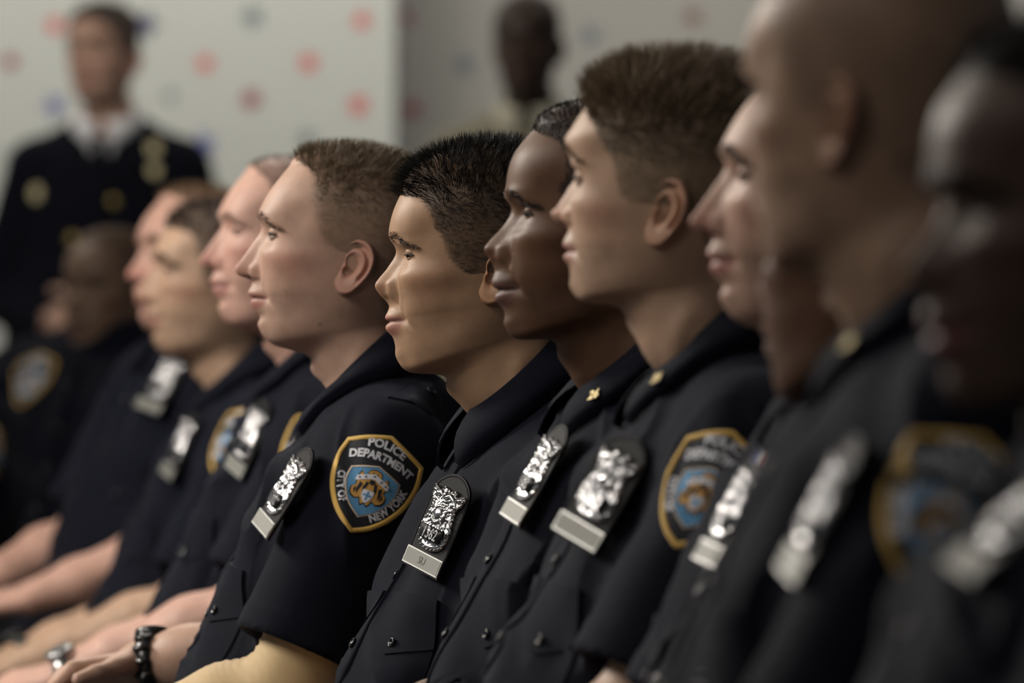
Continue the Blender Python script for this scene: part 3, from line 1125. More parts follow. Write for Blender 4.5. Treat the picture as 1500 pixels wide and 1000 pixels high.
    put(V, f, 0.0026, 'patch_white')
    V, f = arc_text('NEW YORK', 11.2, path_from([(10, -43.5), (25, -30.5), (33, -17.5), (38.2, -3), (39, 13)]), 0.034, 0.92)
    put(V, f, 0.0026, 'patch_white')
    return mb


SHIELD = [(0, -35), (13, -32.5), (22, -25), (25, -11), (21, 3), (20, 13), (26, 22), (27, 31), (21, 29), (14, 27), (10, 33), (0, 30), (-10, 33), (-14, 27), (-21, 29), (-27, 31), (-26, 22), (-20, 13), (-21, 3), (-25, -11), (-22, -25), (-13, -32.5)]


def place(fr, V, k=0.001, lift=0.0):
    p, n, u, v = fr
    V = np.asarray(V, float) * k
    return p + V[:, :1] * u + V[:, 1:2] * v + (V[:, 2:3] + lift) * n


def make_badge_parts(person, fr, plate=None, number='1362', ribbon=False, detail=True):
    """badge holder (part) with shield and name plate (sub-parts)"""
    hold = MB()
    outl = spline_closed([(-32, -54), (32, -54), (32, 22), (24, 44), (0, 53), (-24, 44), (-32, 22)], {0, 1}, 5)
    outl = ccw(outl)
    hold.add(place(fr, prism(outl, 2.5, 5.5)[0]), prism(outl, 2.5, 5.5)[1], M['leather'])
    st = np.c_[outl * 0.95, np.full(len(outl), 5.6)]
    v, f = tube(st, 0.5, 5, True)
    hold.add(place(fr, v), f, M['leather'])
    ho = hold.build('badge_holder', person, smooth=False)
    # shield: domed relief
    fr = (fr[0] + fr[2] * 0.0 + fr[3] * 0.004, *fr[1:])
    sh = MB()
    o2 = ccw(spline_closed(SHIELD, {7, 10, 12, 15}, 7))
    n = len(o2)
    rng = np.random.default_rng(len(number) + int(number))
    rings = np.linspace(1, 0.03, 34 if detail else 10)
    cen = np.array([0, -3.0])
    V = []
    for r in rings:
        q = cen + (o2 - cen) * r
        h = 7.5 + 4.5 * (1 - r ** 2)
        if detail:
            h = h + 1.1 * np.exp(-((r - 0.88) / 0.05) ** 2) + 0.9 * np.exp(-((r - 0.66) / 0.04) ** 2)
            ang = np.arctan2(q[:, 1] - 2, q[:, 0])
            h = h + 0.45 * np.cos(ang * 22) * (0.25 < r < 0.66) + 1.0 * vnoise(np.c_[q * 0.42, np.zeros(n)], 5) + 0.7 * vnoise(np.c_[q * 0.9, np.zeros(n)], 8) * (r < 0.86)
            dd = np.hypot(q[:, 0], q[:, 1] - 4)
            h = h + 2.0 * np.exp(-((dd - 9) / 1.5) ** 2) + 1.5 * np.exp(-((q[:, 1] + 18) / 6) ** 2) * (np.abs(q[:, 0]) < 17) * 0
        else:
            h = h * np.ones(n)
        V.append(np.c_[q, h])
    V.append(np.c_[o2, np.full(n, 5.0)])
    V = [V[-1]] + V[:-1]
    f = grid_faces(len(V), n, False, True).tolist()
    f.append([(len(V) - 1) * n + i for i in range(n)])
    sh.add(place(fr, np.concatenate(V)), f, M['chrome'])
    if detail:
        ob = spline_closed([(x * 0.97, y * 0.97) for x, y in SHIELD], {7, 10, 12, 15}, 2)
        for q in ob:
            v, ff = sphere((q[0], q[1], 8.2), 1.45, 8, 6)
            sh.add(place(fr, v), ff, M['chrome'])
        # eagle crest and scroll panel with the number
        for sg in (-1, 1):
            v, ff = tube([(0, 22, 12), (sg * 8, 26, 11.5), (sg * 16, 22, 10.5), (sg * 19, 17, 9.5)], [2.2, 2.8, 2.0, 0.8], 8)
            sh.add(place(fr, v), ff, M['chrome'])
        v, ff = sphere((0, 25, 12), (3, 4, 3), 10, 8); sh.add(place(fr, v), ff, M['chrome'])
        v, ff = sphere((0, 4, 11.5), (6.0, 7.5, 3), 12, 8); sh.add(place(fr, v), ff, M['chrome'])
        for sg in (-1, 1):
            v, ff = sphere((sg * 10, 3, 11), (2.6, 6.5, 2.5), 8, 8); sh.add(place(fr, v), ff, M['chrome'])
        pn = ccw(spline_closed([(-18, -10), (18, -10), (19, -16), (17, -25), (-17, -25), (-19, -16)], {0, 1, 3, 4}, 3))
        v, ff = prism(pn, 10.0, 12.2); sh.add(place(fr, v), ff, M['dark_steel'])
        tv, tf = text_mesh(number, 0.015)
        tv = tv.copy(); tv[:, 0] *= 13.0; tv[:, 1] = tv[:, 1] * 17.0 - 23.2
        nV = len(tv)
        tv[:, 2] = 13.0
        sh.add(place(fr, tv), tf, M['chrome'])
    so = sh.build('shield', ho)
    so['label'] = 'silver police shield'
    fr = (fr[0] - fr[3] * 0.004, *fr[1:])
    pl = MB()
    v, f = box((0, -43, 6.9), (64, 18, 2.2)); pl.add(place(fr, v), f, M['plate_edge'])
    v, f = box((0, -43, 8.0), (61.5, 15.5, 0.8)); pl.add(place(fr, v), f, M['plate'])
    if plate:
        tv, tf = text_mesh(plate, 0.0)
        tv = tv.copy(); tv[:, 0] *= 11; tv[:, 1] = tv[:, 1] * 11 - 46.8; tv[:, 2] = 8.7
        pl.add(place(fr, tv), tf, M['engrave'])
    po = pl.build('name_plate', ho, smooth=False)
    po['label'] = 'silver name plate'
    if ribbon:
        rb = MB()
        for i, m in enumerate(['ribbon_blue', 'ribbon_white', 'ribbon_red', 'ribbon_white', 'ribbon_blue']):
            v, f = box((-12 + i * 7 + 6, 46, 7), (7, 11, 2.4)); rb.add(place(fr, v), f, M[m])
        r = rb.build('ribbon_bar', ho, smooth=False)
        r['label'] = 'small red, white and blue ribbon bar'
    return ho


def make_button(parent, fr, name='button', r=5.8, m='button'):
    mb = MB()
    v, f = disc_lathe([(r * .9, 0), (r, 0.8), (r, 2.0), (r * .88, 2.7), (r * .72, 2.6), (r * .62, 1.7), (r * .05, 1.6)], 18)
    mb.add(place(fr, v), f, M[m])
    for a in (0.785, 2.356, 3.927, 5.498):
        v, f = disc_lathe([(0.75, 1.65), (0.55, 1.95)], 8)
        v[:, 0] += 1.7 * math.cos(a); v[:, 1] += 1.7 * math.sin(a)
        mb.add(place(fr, v), f, M[m])
    return mb.build(name, parent)


# ------------------------------------------------------------------ HANDS / ARMS
def hand_prims(wrist, d, up, sgn, curl=0.5):
    """list of (a,b,ra,rb): wrist at the hand's root, d = pointing direction, up = back of the hand; sgn=+1 left hand"""
    d = np.asarray(d, float); d /= np.linalg.norm(d)
    up = np.asarray(up, float); up = up - d * (up @ d); up /= np.linalg.norm(up)
    s = np.cross(d, up) * -1.0 * sgn * -1.0      # towards the thumb
    if sgn > 0:
        s = np.cross(d, up)                       # left hand, back of hand up: thumb to the right of the pointing direction
    else:
        s = -np.cross(d, up)
    w = np.asarray(wrist, float)
    pr = []
    kn = [0.026, 0.009, -0.008, -0.024]
    ln = [0.088, 0.094, 0.090, 0.083]
    for q, l in zip(kn, ln):                    # palm rays
        pr.append((w + s * q * 0.55 + d * 0.005, w + s * q + d * l, 0.015, 0.0112))
    pr.append((w + d * 0.02 - up * 0.006 + s * 0.01, w + d * 0.07 - up * 0.006 - s * 0.006, 0.016, 0.014))
    seg = [(0.043, 0.026, 0.021), (0.048, 0.030, 0.022), (0.044, 0.028, 0.022), (0.034, 0.021, 0.020)]
    for i in range(4):
        p = w + s * kn[i] + d * ln[i]
        ang = 0.25 + curl * (0.55 + 0.08 * i)
        sp = (1.5 - i) * 0.05
        for j in range(3):
            dd = math.cos(ang) * d - math.sin(ang) * up + s * sp
            q = p + dd * seg[i][j]
            r0 = [0.0096, 0.0088, 0.0080][j]
            pr.append((p, q, r0, r0 - 0.0008))
            p = q
            ang += curl * (0.75 if j == 0 else 0.5)
    # thumb from the side of the palm near its base
    p = w + s * 0.020 + d * 0.022 - up * 0.004
    for l, a, r0, r1 in ((0.046, 0.85, 0.0155, 0.0118), (0.032, 0.55, 0.0112, 0.0100), (0.027, 0.30, 0.0100, 0.0086)):
        dd = d * math.cos(a) + s * math.sin(a) - up * 0.22
        dd /= np.linalg.norm(dd)
        q = p + dd * l
        pr.append((p, q, r0, r1)); p = q
    return pr


def arm_field(sh, el, wr, hand):
    el, wr = np.asarray(el, float), np.asarray(wr, float)
    f = wr - el
    prim = [(sh, el, 0.052, 0.042), (el, el + f * 0.30, 0.043, 0.045), (el + f * 0.30, el + f * 0.72, 0.045, 0.034), (el + f * 0.72, wr, 0.034, 0.027)]

    def fn(P):
        D = None
        for a, b, ra, rb in prim:
            d = sd_cone(P, a, b, ra, rb)
            D = d if D is None else smin(D, d, 0.02)
        H = None
        for a, b, ra, rb in hand:
            d = sd_cone(P, a, b, ra, rb)
            H = d if H is None else smin(H, d, 0.005)
        return smin(D, H, 0.012)
    pts = np.array([p for q in prim + hand for p in (q[0], q[1])])
    return fn, pts.min(0) - 0.065, pts.max(0) + 0.065


# ------------------------------------------------------------------ PERSON
PEOPLE = []


def torso_map(L, N, pts):
    """torso frame -> body frame (lean back by L radians about the neck base N)"""
    p = np.asarray(pts, float)
    c, s = math.cos(L), math.sin(L)
    return np.stack([p[..., 0] * c - p[..., 2] * s, p[..., 1], p[..., 0] * s + p[..., 2] * c], -1) + N


def officer(key, px, py, s, head_yaw, body_yaw, prof, o, label, group=None, roll=0.0, pitch=0.0,
            lean=20, neck=(-0.05, -0.15), arms=None, badge=None, patch=None, patch_r=None, pins=None,
            ribbon=False, plate=None, number='1362', res=1.0, fine=0.004, tan_arm=False, watch=None, girth=1.0, seed=1,
            sleeve=0.225, tilt=45, twist=-8, tilt_up=0.0, pocket=True, scale=1.0):
    if DEBUG_ONLY and key not in DEBUG_ONLY:
        return
    rng = np.random.default_rng(seed)
    depth = F_PX / s
    T = px_point(px, py, depth)                          # ear-level centre of the head in the world
    ang = math.pi + math.radians(body_yaw)
    root = bpy.data.objects.new('person', None)
    COL.objects.link(root)
    root.location = (T[0], T[1], 0.0)
    root.rotation_euler = (0, 0, ang)
    root['label'] = label
    root['category'] = 'person'
    if group: root['group'] = group
    Rw = rotz(ang)
    org = np.array([T[0], T[1], 0.0])
    to_local = lambda p: (np.asarray(p, float) - org) @ Rw          # inverse rotation
    camL = to_local((0, 0, CAM_Z))

    def cam_ray(qx, qy):
        d = px_dir(qx, qy) @ Rw
        return camL, d / np.linalg.norm(d)
    H0 = np.array([0, 0, T[2]])
    # ---------------- head
    hv, hf, hc, info = make_head(prof, o, res)
    pit = info['pit'] + math.radians(pitch)
    Rh = rotz(math.radians(head_yaw - body_yaw)) @ rotx(math.radians(roll)) @ roty(-pit)
    to_head = lambda V: (np.asarray(V) * 0.001 * scale) @ Rh.T + H0
    # the throat bends back to the torso: blend rotation out below the chin
    N = H0 + np.array([neck[0], 0, neck[1]])

    def head_xf(V):
        A = to_head(V)
        Rn_ = rotz(math.radians(head_yaw - body_yaw) * 0.35) @ roty(-info['pit'])
        B = (np.asarray(V) * 0.001 * scale) @ Rn_.T + H0
        w = sm(-85, -165, np.asarray(V)[:, 2])[:, None]
        cen = N - (np.array([-0.052, 0, -0.165]) @ Rn_.T + H0)
        return A * (1 - w) + (B + cen * sm(-110, -190, np.asarray(V)[:, 2])[:, None]) * w
    body = MB()
    body.add(head_xf(hv), hf, M['skin'], hc)
    eyes = MB(); add_eyes(eyes, o, info)
    k = 0
    # merge eyes (already millimetres)
    body.v.extend([to_head(v) for v in eyes.v]); off = body.n
    base_slot = {i: body.slot(m) for i, m in enumerate(eyes.mats)}
    body.f.extend([[i + off for i in fc] for fc in eyes.f]); body.mi.extend([base_slot[i] for i in eyes.mi])
    body.n += eyes.n; body.col.extend(eyes.col)
    for sg in (1, -1):
        v, f, c = make_ear(o, sg)
        body.add(to_head(v), f, M['skin'], c)
    # ---------------- arms
    L = math.radians(lean)
    gx = girth
    SJ = {1: np.array([-0.03, 0.178, -0.062]), -1: np.array([-0.03, -0.178, -0.062])}
    shl = {sg: torso_map(L, N, SJ[sg]) for sg in (1, -1)}
    arms = arms or {}
    A = {}
    for sg in (1, -1):
        d = dict(el=(0.115, 0.022, -0.235), wr=(0.235, -0.075, -0.085), hd=(0.9, -0.45, -0.15), up=(0.1, 0.35, 1.0), curl=0.6)
        d.update(arms.get(sg, {}))
        el = shl[sg] + np.array(d['el']) * np.array([1, sg, 1])
        wr = el + np.array(d['wr']) * np.array([1, sg, 1])
        A[sg] = (el, wr, np.array(d['hd']) * np.array([1, sg, 1]), np.array(d['up']) * np.array([1, sg, 1]), d['curl'])
    step = max(0.0042, fine)
    skin = np.array(o['skin'])
    arm_sk = np.array(o.get('arm_skin', skin))
    for sg in (1, -1):
        el, wr, hd, up, curl = A[sg]
        hp = hand_prims(wr, hd, up, sg, curl)
        fn, lo, hi = arm_field(shl[sg], el, wr, hp)
        v, f = surface_nets(fn, lo, hi, step)
        cc = np.tile(arm_sk, (len(v), 1))
        body.add(v, f, M['skin'], cc)
    # ---------------- shirt field
    ells = [((-0.030, 0, -0.175), (0.116 * gx, 0.168 * gx, 0.19)), ((-0.012, 0, -0.36), (0.125 * gx, 0.158 * gx, 0.20)), ((-0.005, 0, -0.50), (0.125, 0.17, 0.13))]
    cones = []
    for sg in (1, -1):
        cones.append(((0.020, sg * 0.072, -0.130), (0.018, sg * 0.085, -0.20), 0.074 * gx, 0.076 * gx))
        cones.append(((-0.072, sg * 0.075, -0.12), (-0.066, sg * 0.08, -0.24), 0.074, 0.072))
        cones.append(((-0.042, sg * 0.040, -0.012), (-0.032, sg * 0.150, -0.060), 0.052, 0.060))
        cones.append(((0.005, sg * 0.03, -0.05), (0.0, sg * 0.13, -0.09), 0.055, 0.06))
        cones.append(((0.002, sg * 0.030, 0.004), (-0.02, sg * 0.13, -0.045), 0.046, 0.05))
    cL, sL = math.cos(L), math.sin(L)
    sleeves = {}
    for sg in (1, -1):
        el = A[sg][0]
        d = el - shl[sg]; ll = np.linalg.norm(d); d /= ll
        sl = min(sleeve, ll - 0.02)
        sleeves[sg] = (shl[sg], d, sl)

    def shirt_fn(P, with_sleeves=True):
        Q = P - N.astype(np.float32)
        X = Q[..., 0] * cL + Q[..., 2] * sL
        Z = -Q[..., 0] * sL + Q[..., 2] * cL
        QT = np.stack([X, Q[..., 1], Z], -1)
        D = None
        for c, r in ells:
            d = sd_ell(QT, c, r); D = d if D is None else smin(D, d, 0.06)
        for a, b, ra, rb in cones:
            D = smin(D, sd_cone(QT, a, b, ra, rb), 0.035)
        for sg in ((1, -1) if with_sleeves else ()):
            j, d, sl = sleeves[sg]
            tipp = j + d * (sl + 0.06)
            al = (P - j.astype(np.float32)) @ d.astype(np.float32)
            r0, r1 = 0.070, 0.079
            c = sd_cone(P, j, tipp, r0, r1)
            hem = 0.0016 * ((al > sl - 0.030) & (al < sl))
            c = np.maximum(c - hem, al - sl)
            inner = sd_cone(P, j, tipp, r0 - 0.012, r1 - 0.011)
            c = np.maximum(c, -np.maximum(inner, -(al - (sl - 0.025))))
            D = smin(D, c, 0.028)
        D = np.maximum(D, -(QT[..., 2] + 0.56))
        return D
    lo = np.array([-0.26, -0.36, -0.66]) + N; hi = np.array([0.42, 0.36, 0.10]) + N
    v, f = surface_nets(shirt_fn, lo, hi, fine)
    v = smooth_mesh(v, f, 2, 0.5)
    nrm = vnormals(v, f)
    # folds: long creases running from the armpit and the shoulder, sagging over the belly
    q = v - N
    qx = q[:, 0] * cL + q[:, 2] * sL; qz = -q[:, 0] * sL + q[:, 2] * cL
    ft = np.stack([qx, q[:, 1], qz], -1)
    sd0 = seed * 17
    for sg in (1, -1):
        j, d, sl = sleeves[sg]
    u1 = ft @ np.array([[0.55, 0.25, 0.8]]).T
    w1 = ft @ np.array([[0.75, -0.35, -0.5]]).T
    w2 = ft @ np.array([[0.2, 0.9, -0.2]]).T
    fold = vnoise(np.hstack([u1 * 6, w1 * 26, w2 * 14]) + sd0, 1)
    fold = np.abs(fold) ** 0.8 * np.sign(fold)
    fold2 = vnoise(np.hstack([w1 * 7, u1 * 34, w2 * 18]) + sd0, 2)
    big = vnoise(ft * 9 + sd0, 3)
    amp = 0.0045 + 0.005 * sm(-0.22, -0.40, qz)
    ridge = 1 - np.abs(vnoise(np.hstack([u1 * 7, w1 * 17, w2 * 9]) + sd0, 5)) * 2.2
    ridge = np.clip(ridge, 0, 1) ** 2
    disp = amp * fold + 0.0016 * fold2 + 0.003 * big + 0.009 * ridge * sm(0.02, -0.10, qz)
    keep = np.ones(len(v))
    for sg in (1, -1):
        j, d, sl = sleeves[sg]
        al = (v - j) @ d
        rad = np.linalg.norm(v - j - al[:, None] * d, axis=1)
        keep = np.minimum(keep, np.where((rad < 0.11) & (al > 0.03), 1 - sm(sl - 0.13, sl - 0.08, al), 1.0))
    v = v + nrm * (disp * keep)[:, None]
    shirt = MB().add(v, f, M['navy'])
    sho = shirt.build('uniform_shirt', root)
    cloth = Cloth(v, f)
    # hidden trunk so that the body is continuous under the cloth
    tv, tf = surface_nets(lambda P: shirt_fn(P) + 0.014, lo, hi, 0.014)
    body.add(tv, tf, M['skin'], np.tile(skin, (len(tv), 1)))
    body.build('body', root, color=True)
    axis = np.array([-sL, 0, cL])                       # up along the leaned torso
    fwd = np.array([cL, 0, sL])
    # ---------------- hair
    hb = make_hair(o, info, rng)
    if hb.n:
        hb.xform(to_head)
        hb.build('hair', root)
    # ---------------- collar
    make_collar(root, cloth, H0, math.radians(tilt), sho)
    pin_fr = PIN_FRAME[0]
    # ---------------- placket + buttons
    plv, rows = [], 30
    nfront = []
    zs = np.linspace(-0.075, -0.47, rows)
    cols = np.array([-0.016, -0.0155, -0.008, 0.0, 0.008, 0.0155, 0.016])
    offs = np.array([-0.001, 0.0025, 0.003, 0.003, 0.003, 0.0025, -0.001])
    for z in zs:
        for c_, h_ in zip(cols, offs):
            st = torso_map(L, N, np.array([0.30, c_ - 0.004, z]))
            h = cloth.ray(st, -fwd)
            if h is None:
                p_ = torso_map(L, N, np.array([0.07, c_, z])); h = (p_, fwd)
            plv.append(h[0] + fwd * h_)
    MB().add(plv, grid_faces(rows, len(cols))[:, ::-1], M['navy']).build('placket', sho)
    for z in np.arange(-0.125, -0.46, -0.082):
        st = torso_map(L, N, np.array([0.30, -0.004, z]))
        h = cloth.ray(st, -fwd)
        if h is not None:
            fr = cloth.frame(h[0], axis, 0.012)
            fr = (fr[0] + fr[1] * 0.0035, *fr[1:])
            make_button(sho, fr)
    # ---------------- pockets with flaps on both sides of the chest
    if pocket:
        for sg in (1, -1):
            st = torso_map(L, N, np.array([0.30, sg * 0.080, -0.245]))
            h = cloth.ray(st, -fwd)
            if h is None or shirt_fn(h[0][None].astype(np.float32), False)[0] > 0.012: continue
            fr = cloth.frame(h[0], axis, 0.03)
            pk = MB()
            rj = lambda a_: shirt_fn(a_[None].astype(np.float32), False)[0] > 0.024
            outl = ccw(densify([(-0.050, 0.0), (0.050, 0.0), (0.050, -0.125), (0.040, -0.135), (-0.040, -0.135), (-0.050, -0.125)], 0.012))
            V, ff = fan_rings(outl, 5); pk.add(cloth.wrap(V, fr, 0.0022, rj), ff, M['navy'])
            Vb, fb = band(outl * np.array([1.0, 1.0]), outl); n_ = len(outl)
            edge = np.concatenate([cloth.wrap(outl, fr, 0.0022, rj), cloth.wrap(outl, fr, -0.002, rj)])
            pk.add(edge, [[n_ + i, n_ + (i + 1) % n_, (i + 1) % n_, i] for i in range(n_)], M['navy'])
            fl = ccw(densify([(-0.053, 0.02), (0.053, 0.02), (0.053, -0.028), (0.0, -0.048), (-0.053, -0.028)], 0.010))
            V, ff = fan_rings(fl, 4); pk.add(cloth.wrap(V, fr, 0.0042, rj), ff, M['navy'])
            n_ = len(fl)
            edge = np.concatenate([cloth.wrap(fl, fr, 0.0042, rj), cloth.wrap(fl, fr, -0.001, rj)])
            pk.add(edge, [[n_ + i, n_ + (i + 1) % n_, (i + 1) % n_, i] for i in range(n_)], M['navy'])
            pko = pk.build('chest_pocket', sho)
            p_, n_, u_, v_ = fr
            q = cloth.wrap([[0.0, -0.034]], fr, 0.0045)[0]
            make_button(pko, (q, n_, u_, v_), r=5.2)
    # ---------------- epaulettes
    for sg in (1, -1):
        a = torso_map(L, N, np.array([-0.045, sg * 0.075, 0.10])); b = torso_map(L, N, np.array([-0.035, sg * 0.19, 0.10]))
        ev, rows = [], 12
        for i in range(rows):
            f_ = i / (rows - 1)
            c_ = a + (b - a) * f_
            wd = 0.019 + 0.006 * f_
            if i == 0: wd = 0.006
            if i == 1: wd = 0.015
            for w_, h_ in ((-1, -0.001), (-0.97, 0.0025), (0, 0.0034), (0.97, 0.0025), (1, -0.001)):
                h = cloth.ray(c_ + fwd * wd * w_, -axis)
                ev.append((h[0] if h is not None else c_ - axis * 0.09) + axis * h_)
        MB().add(ev, grid_faces(rows, 5) if sg < 0 else grid_faces(rows, 5)[:, ::-1], M['navy']).build('epaulette', sho)
        h = cloth.ray(a + (b - a) * 0.16, -axis)
        if h is not None:
            fr = cloth.frame(h[0], fwd, 0.01)
            make_button(sho, (fr[0] + fr[1] * 0.0035, *fr[1:]), r=6.2)
    # ---------------- badge, patch, pins
    if badge:
        ro, rd = cam_ray(*badge)
        h = cloth.ray(ro, rd)
        if h is not None:
            fr = cloth.frame(h[0], axis, 0.03)
            p_, n_, u_, v_ = fr
            tw = math.radians(twist)
            u_, v_ = u_ * math.cos(tw) + v_ * math.sin(tw), -u_ * math.sin(tw) + v_ * math.cos(tw)
            make_badge_parts(root, (p_ + v_ * 0.012 + n_ * 0.004, n_, u_, v_), plate, number, ribbon, detail=True)
        else:
            print('NO BADGE HIT', key)
    for pt, sg in ((patch, 1), (patch_r, -1)):
        j, d, sl = sleeves[sg]
        if pt:
            ro, rd = cam_ray(*pt)
            h = cloth.ray(ro, rd)
        else:
            c_ = j + d * 0.085
            h = cloth.ray(c_ + np.array([0, sg * 0.2, 0]), np.array([0, -sg, 0]))
        if h is None:
            print('NO PATCH HIT', key); continue
        ax_ = -d
        fr = cloth.frame(h[0], ax_, 0.03)
        pm = make_patch(cloth, fr) if (pt or fine < 0.0055) else None
        if pm:
            po = pm.build('shoulder_patch', sho)
            po['label'] = 'gold-edged blue and black shoulder patch reading police department'
    for txt in (pins or []):
        col_o = [c for c in root.children if c.name.startswith('collar')]
        p_, n_, u_, v_ = pin_fr
        pb = MB()
        tv, tf = text_mesh(txt, 0.03)
        tv = tv.copy() * np.array([14, 15, 0]); tv[:, 1] -= 5
        n0 = len(tv)
        top = tv.copy(); top[:, 2] = 1.8; low = tv.copy(); low[:, 2] = 0.2
        pb.add(place((p_, n_, u_, v_), top), tf, M['brass'])
        from collections import Counter
        ec = Counter()
        for fc in tf:
            for i in range(len(fc)): ec[tuple(sorted((fc[i], fc[(i + 1) % len(fc)])))] += 1
        sides = [[fc[(i + 1) % len(fc)], fc[i], fc[i] + n0, fc[(i + 1) % len(fc)] + n0] for fc in tf for i in range(len(fc)) if ec[tuple(sorted((fc[i], fc[(i + 1) % len(fc)])))] == 1]
        pb.add(place((p_, n_, u_, v_), np.concatenate([top, low])), sides, M['brass'])
        pb.build('collar_pin', col_o[0], smooth=False)['label'] = 'brass numeral pin'
    # ---------------- extras on the arms
    if tan_arm:
        el, wr, hd, up, curl = A[1]
        f_ = wr - el
        j, d, sl = sleeves[1]

        def sf(P):
            D = sd_cone(P, shl[1], el, 0.056, 0.0475)
            D = smin(D, sd_cone(P, el, el + f_ * 0.3, 0.0475, 0.049), 0.02)
            D = smin(D, sd_cone(P, el + f_ * 0.3, el + f_ * 0.95, 0.049, 0.032), 0.02)
            al = (P - el.astype(np.float32)) @ (f_ / np.linalg.norm(f_)).astype(np.float32)
            return np.maximum(D, -((P - j.astype(np.float32)) @ d.astype(np.float32) - 0.12))
        pts = np.array([shl[1], el, wr])
        sv, sff = surface_nets(sf, pts.min(0) - 0.09, pts.max(0) + 0.09, 0.003)
        sv = smooth_mesh(sv, sff, 2)
        nn_ = vnormals(sv, sff)
        # creases radiating at the inner elbow
        bis = (shl[1] - el) / np.linalg.norm(shl[1] - el) + f_ / np.linalg.norm(f_)
        bis /= np.linalg.norm(bis)
        ic = el + bis * 0.05
        al = (sv - ic) @ ((f_ / np.linalg.norm(f_)) - (shl[1] - el) / np.linalg.norm(shl[1] - el))
        near_ = np.exp(-(np.linalg.norm(sv - ic, axis=1) / 0.045) ** 2)
        sv = sv - nn_ * (near_ * 0.0035 * np.abs(np.sin(al * 190 + 2 * vnoise(sv * 30, 2))) ** 0.7)[:, None]
        MB().add(sv, sff, M['tan_sleeve']).build('compression_sleeve', root)['label'] = 'tan arm sleeve'
    for w in (watch or []):
        sg, kind, fr_ = w
        el, wr, hd, up, curl = A[sg]
        make_watch(root, el, wr, fr_, up, kind)
    # ---------------- trousers and shoes
    make_legs(root, N, L, T[2], seed)
    PEOPLE.append(root)
    return root


def make_watch(root, el, wr, f, up, kind):
    d = wr - el; d /= np.linalg.norm(d)
    c = el + (wr - el) * f
    up = np.asarray(up, float); up = up - d * (up @ d); up /= np.linalg.norm(up)
    s = np.cross(d, up)
    mb = MB()
    r = 0.0335 if kind != 'wrist' else 0.03
    a = np.linspace(0, 2 * math.pi, 28, endpoint=False)
    m = {'black': 'black_rubber', 'bracelet': 'dark_steel', 'steel': 'steel'}[kind]
    if kind == 'bracelet':
        for t in a[::2]:
            p = c + (r + 0.002) * (math.cos(t) * up + math.sin(t) * s)
            n = math.cos(t) * up + math.sin(t) * s; b = np.cross(d, n)
            v, ff = box((0, 0, 0), (0.006, 0.020, 0.006)); v2 = v[:, :1] * b + v[:, 1:2] * d + v[:, 2:3] * n + p
            mb.add(v2, ff, M[m])
            v, ff = sphere((0, 0, 0.004), 0.0028, 8, 6); mb.add(v[:, :1] * b + v[:, 1:2] * d + v[:, 2:3] * n + p, ff, M['steel'])
    secs = []
    for w_, h_ in ((-0.010, -0.004), (-0.009, 0.002), (0.009, 0.002), (0.010, -0.004)):
        secs.append(c + d * w_ + (r + h_) * (np.cos(a)[:, None] * up + np.sin(a)[:, None] * s))
    mb.add(np.concatenate(secs), grid_faces(4, 28, False, True), M[m])
    v, ff = disc_lathe([(0.019, 0.0), (0.020, 0.004), (0.019, 0.009), (0.016, 0.010), (0.001, 0.010)], 24)
    mb.add(v[:, :1] * d + v[:, 1:2] * s + (v[:, 2:3] + r - 0.003) * up + c, ff, M[m])
    mb.build('wristwatch', root)['label'] = {'black': 'black wristwatch', 'bracelet': 'dark metal link wristwatch', 'steel': 'steel wristwatch'}[kind]


PIN_FRAME = [None]


